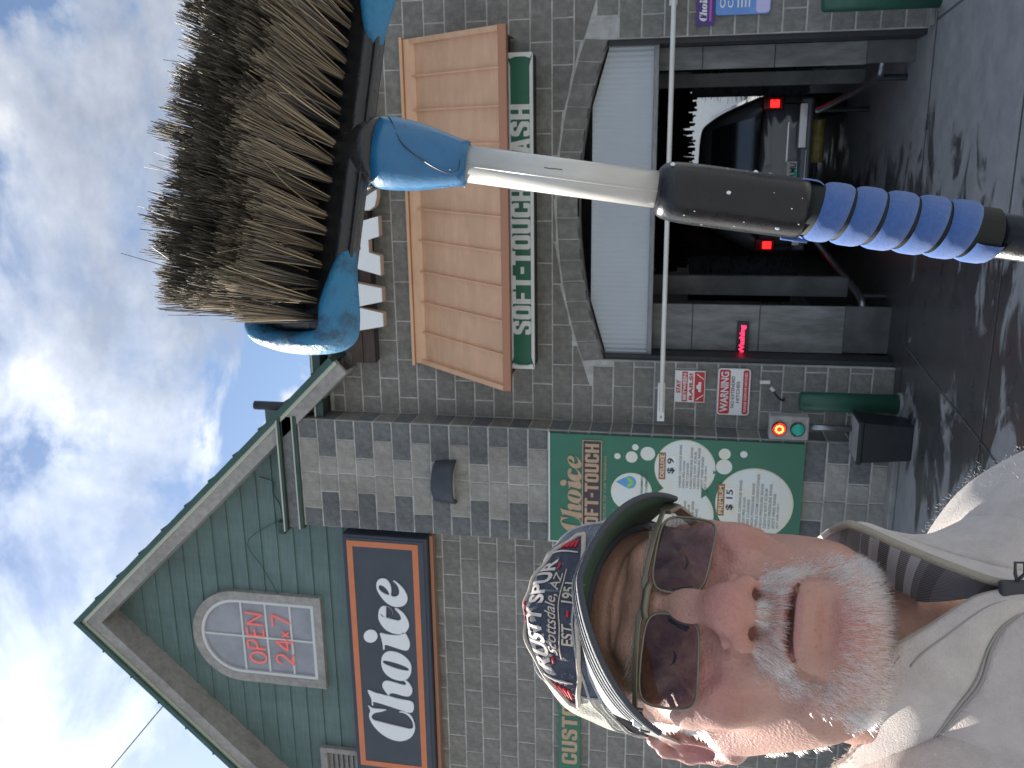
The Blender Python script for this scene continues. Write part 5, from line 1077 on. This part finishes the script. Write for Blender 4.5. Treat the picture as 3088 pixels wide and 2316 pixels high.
# the rest of the figure stands below the picture
mat('trousers', (.06, .07, .09), .9, var=.2, vs=30); mat('shoe', (.05, .035, .025), .6)
hip = VIEW @ (Vector(vw(330, 4600, .78))/1000); rt_ = Vector((math.cos(YAW), math.sin(YAW), 0))
for s in (-1, 1):
    a = hip+rt_*(.085*s); tr_ = MB().tube([a+Vector((0, 0, .08)), a+Vector((0, 0, -.15)), Vector((a.x, a.y, .5))+rt_*.02*s, Vector((a.x, a.y, .26))+rt_*.02*s, Vector((a.x, a.y, .07))+rt_*.02*s], [.10, .098, .07, .066, .062], 16)
    o = MB().raw(tr_.v, tr_.f).build('trouser_leg', 'trousers', person, True)
    q = Vector((a.x, a.y, 0))+rt_*.02*s; fwd = Vector((math.sin(YAW), -math.cos(YAW), 0)); MB().tube([q-fwd*.08+Vector((0, 0, .05)), q+Vector((0, 0, .055)), q+fwd*.12+Vector((0, 0, .04)), q+fwd*.18+Vector((0, 0, .03))], [.04, .05, .042, .028], 12).build('shoe', 'shoe', person, True)
# ------------------------------------------------------------------ wash brush
wb = thing('wash_brush', 'wet car wash brush with blue bumpers, white pole and blue foam grip', 'brush'); wb.matrix_world = VIEW
mat('brush_blue', (.016, .155, .33), .33, col2=(.013, .125, .28), vs=40, bump=.10, bs=160, coat=.3); mat('bumper_blue', (.020, .18, .35), .4, col2=(.012, .075, .14), vs=45, bump=.35, bs=220, thr=(.36, .52)); mat('brush_black', (.012, .013, .016), .32, var=.3, vs=50, bump=.2, bs=180, coat=.3)
mat('pole_white', (.66, .64, .60), .30, col2=(.55, .53, .49), vs=25, stretch=(1, .25, 1), coat=.2); mat('foam_blue', (.075, .17, .46), .95, col2=(.058, .14, .40), vs=300, bump=.5, bs=1400, sheen=.3); mat('groove', (.012, .016, .014), .8)
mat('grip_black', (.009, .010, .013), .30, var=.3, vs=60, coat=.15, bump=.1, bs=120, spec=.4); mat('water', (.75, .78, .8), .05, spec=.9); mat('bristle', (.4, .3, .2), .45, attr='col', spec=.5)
ANG = math.radians(7.0); a_ = Vector((math.cos(ANG), -math.sin(ANG), 0)); up_ = Vector((math.sin(ANG), math.cos(ANG), 0)); ez = Vector((0, 0, 1)); PH = math.radians(50)
b_ = up_*math.cos(PH)+ez*math.sin(PH); w_ = up_*math.sin(PH)-ez*math.cos(PH)
F0 = Vector(vw(1822, 1046, .655))/1000
bp_ = lambda A_, W_, B_: F0+a_*A_+w_*W_+b_*B_
def obox(nm, A0_, A1_, W0_, W1_, B0_, B1_, m, bev=.006, par=wb, seg=3):
    v = [tuple(bp_(x, y, z)) for z in (B0_, B1_) for x, y in ((A0_, W0_), (A1_, W0_), (A1_, W1_), (A0_, W1_))]
    o = hl(MB().raw(v, [(0, 3, 2, 1), (4, 5, 6, 7), (0, 1, 5, 4), (1, 2, 6, 5), (2, 3, 7, 6), (3, 0, 4, 7)]), nm, m, par); bm_ = bevel(o, bev, seg); return o
blk = obox('block', -.128, .156, -.004, .090, -.022, 0, 'brush_black', .006)
obox('block_ridge', -.118, .15, -.0065, -.003, -.012, -.008, 'brush_black', .0012, blk)
for s in (-1, 1):
    bm_ = MB()
    ctr = [(s*.062, -.001), (s*.108, -.002), (s*.127, .004), (s*.133, .022), (s*.134, .045), (s*.133, .068), (s*.127, .086), (s*.108, .094), (s*.080, .093)]
    ctr = [(q[0]+(.030 if s > 0 else 0), q[1]) for q in ctr]
    cc2 = crv([(*q, 0) for q in ctr], 40); prof = [(-.006, -.026), (.004, -.028), (.010, -.022), (.0115, -.010), (.0105, .003), (.005, .010), (-.003, .010), (-.007, 0)]
    v = []
    for i in range(40):
        p = cc2[i]; tn = cc2[min(i+1, 39)]-cc2[max(i-1, 0)]; tn /= np.linalg.norm(tn); no = np.array([tn[1], -tn[0], 0])*(1 if s > 0 else -1); e_ = min(1, .35+i/7, .35+(39-i)/7)
        for q, h in prof: v.append(tuple(bp_(p[0]+no[0]*q*e_, p[1]+no[1]*q*e_, -.013+(h+.013)*e_+.003*math.sin(i*.5))))
    k = len(prof); bm_.raw(v, [(i*k+j, (i+1)*k+j, (i+1)*k+(j+1) % k, i*k+(j+1) % k) for i in range(39) for j in range(k)]+[tuple(range(k)), tuple(range(39*k, 40*k))[::-1]])
    o = hl(bm_, 'bumper', 'bumper_blue', wb); o.modifiers.new('s', 'SUBSURF').render_levels = 1
R2 = np.random.default_rng(21); rows, cols_ = 6, 21
for r_ in range(rows):
    for c in range(cols_):
        A_ = -.116+.262*c/(cols_-1)+(.006 if r_ % 2 else .0)+R2.normal()*.0007; W_ = .018+.064*r_/(rows-1)+R2.normal()*.0006; n = 85
        sp_a = A_*.45+.03+R2.normal()*.025; sp_w = (r_/(rows-1)-.55)*.50+R2.normal()*.03
        tb_ = R2.uniform(.65, 1.25)
        dr = np.array(b_+a_*sp_a+w_*sp_w); rt = np.array(bp_(A_, W_, -.002)); disc_ = R2.normal(size=(n, 2))*.0010
        roots = rt+disc_[:, :1]*np.array(a_)+disc_[:, 1:]*np.array(w_)
        dd = dr+(disc_[:, :1]*np.array(a_)+disc_[:, 1:]*np.array(w_))*36+R2.normal(size=(n, 3))*.011; dd /= np.linalg.norm(dd, axis=1)[:, None]
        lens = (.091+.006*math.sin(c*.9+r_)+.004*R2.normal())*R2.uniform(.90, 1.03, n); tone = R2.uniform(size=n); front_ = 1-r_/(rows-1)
        tan = tone < (.62 if r_ == 0 else .26 if r_ == 1 else .07); base_c = np.where(tan[:, None], np.array([.47, .375, .245])*R2.uniform(.4, 1.2, (n, 1)), np.array([.034, .033, .036])*R2.uniform(.5, 2.0, (n, 1)))*tb_; tip_c = base_c*.35+np.array([.66, .56, .41])*R2.uniform(.1, 1.0, (n, 1))*(.55 if r_ < 2 else .38)  # inner rows darker: wet grey bristles, plus their backlit shade put into the colour
        bend = R2.normal(size=(n, 3))*.0015+np.array([0, 0, .002])
        stray = R2.uniform(size=n) < .012; bend[stray] += R2.normal(size=(stray.sum(), 3))*.011
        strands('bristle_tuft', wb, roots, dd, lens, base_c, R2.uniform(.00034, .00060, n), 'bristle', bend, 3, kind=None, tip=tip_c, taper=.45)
# handle
AX0, AX1 = Vector(vw(1822, 1408, .672))/1000, Vector(vw(1743, 1993, .668))/1000; dirh = (AX1-AX0).normalized()
hpnt = lambda v_: AX0+dirh*((v_-1408)/(1993-1408)*(AX1-AX0).length)
nk = bp_(.004, .040, -.028); f0 = hpnt(1128)
hl(MB().tube([nk, nk*.5+f0*.5+Vector((0, 0, .006)), f0, hpnt(1145)], [.026, .0265, .0262, .0262], 24), 'neck', 'brush_black', wb)
vs_ = np.linspace(1138, 1410, 12); rs_ = [.0266, .0275, .0274, .0269, .0262, .0252, .0240, .0225, .0209, .0193, .0178, .0168]
fer = hl(MB().tube([hpnt(v_) for v_ in vs_], rs_, 32), 'ferrule', 'brush_blue', wb)
fz = lambda v_, ang, r_: hpnt(v_)+(Vector((math.cos(ang), 0, math.sin(ang))))*r_
arcp = [(1175, 2.0, .0276), (1190, 1.45, .0276), (1240, 1.05, .0271), (1300, .80, .0262), (1345, .95, .0245), (1372, 1.45, .0226), (1368, 2.0, .0230), (1330, 2.5, .0250)]
hl(MB().tube([tuple(q) for q in crv([fz(*q) for q in [(1172, .35, .0276), (1190, .8, .0277), (1225, 1.5, .0273), (1290, 1.9, .0264), (1350, 2.15, .0242), (1385, 2.05, .0222), (1392, 1.7, .0216)]], 40)], .0005, 5), 'grip_line', 'navy_edge', fer)
pol = []; nP = 28; pv = []
hl(MB().tube([hpnt(1395), hpnt(2010)], .01395, 28), 'pole', 'pole_white', wb)
hl(MB().tube([hpnt(1412)+Vector((-.0045, 0, .01315)), hpnt(1990)+Vector((-.0045, 0, .01315))], .0009, 6), 'pole_rib', 'pole_white', wb)
hl(MB().tube([tuple(fz(1640+k*9, 1.45+.012*math.sin(k), .0141)) for k in range(7)], .0003, 4), 'scratch', 'ink', wb)
vs_ = [1978, 1983, 1992, 2006, 2026, 2060, 2110, 2390, 2412]; rs_ = [.0146, .0172, .0195, .0211, .0221, .0227, .0229, .0227, .0222]
sle = hl(MB().tube([hpnt(v_) for v_ in vs_], rs_, 36), 'sleeve', 'grip_black', wb)
hl(MB().tube([hpnt(2395), hpnt(2975)], .0197, 28), 'grip_core', 'groove', wb)
v = []; f = []; turns = 5.75; ns_ = 40; nstep = int(turns*ns_)+1; V0, V1 = 2412, 2945; kk = 9; E1 = Vector((1, 0, 0)); E1 = (E1-dirh*E1.dot(dirh)).normalized(); E2 = dirh.cross(E1); pit = (hpnt(V1)-hpnt(V0)).length/turns
for i in range(nstep):
    th = i*2*math.pi/ns_; c0 = hpnt(V0)+dirh*(pit*i/ns_)
    for j in range(kk):
        s_ = j/(kk-1)*2-1; wv = .92+.07*math.cos(th-1.2); r_ = .0202+.0026*(1-abs(s_)**4); p = c0+dirh*(s_*pit*.5*min(1, wv))+(E1*math.cos(-th+.6)+E2*math.sin(-th+.6))*r_; v.append(tuple(p))
f = [(i*kk+j, (i+1)*kk+j, (i+1)*kk+j+1, i*kk+j+1) for i in range(nstep-1) for j in range(kk-1)]
hl(MB().raw(v, f), 'foam_wrap', 'foam_blue', wb)
hl(MB().tube([hpnt(2960), hpnt(4700)], .0170, 24), 'lower_pole', 'grip_black', wb)
sq = fz(2355, 3.3, .0235); hl(MB().tube([sq, sq+dirh*.02], .0016, 6), 'tape_end', 'foam_blue', sle)
dr_ = []
for k in range(15):                              # water beads on the plastic
    v_ = R2.uniform(2010, 2390); ang = R2.uniform(.3, 3.0); c_ = fz(v_, ang, .0228); r_ = R2.uniform(.0003, .0009) if k > 3 else .0016
    bm = bmesh.new(); bmesh.ops.create_icosphere(bm, subdivisions=1, radius=r_); me_ = bpy.data.meshes.new('water_bead'); bm.to_mesh(me_); bm.free(); me_.materials.append(MATS['water']); o = add('water_bead', me_, sle, c_)
    o.scale = (1, 1.3, .6)
for k in range(14):
    v_ = R2.uniform(1150, 1400); ang = R2.uniform(1.9, 3.3); c_ = fz(v_, ang, .0272-.010*(v_-1140)/270); bm = bmesh.new(); bmesh.ops.create_icosphere(bm, subdivisions=1, radius=R2.uniform(.0004, .0009)); me_ = bpy.data.meshes.new('water_bead'); bm.to_mesh(me_); bm.free(); me_.materials.append(MATS['water']); add('water_bead', me_, fer, c_)
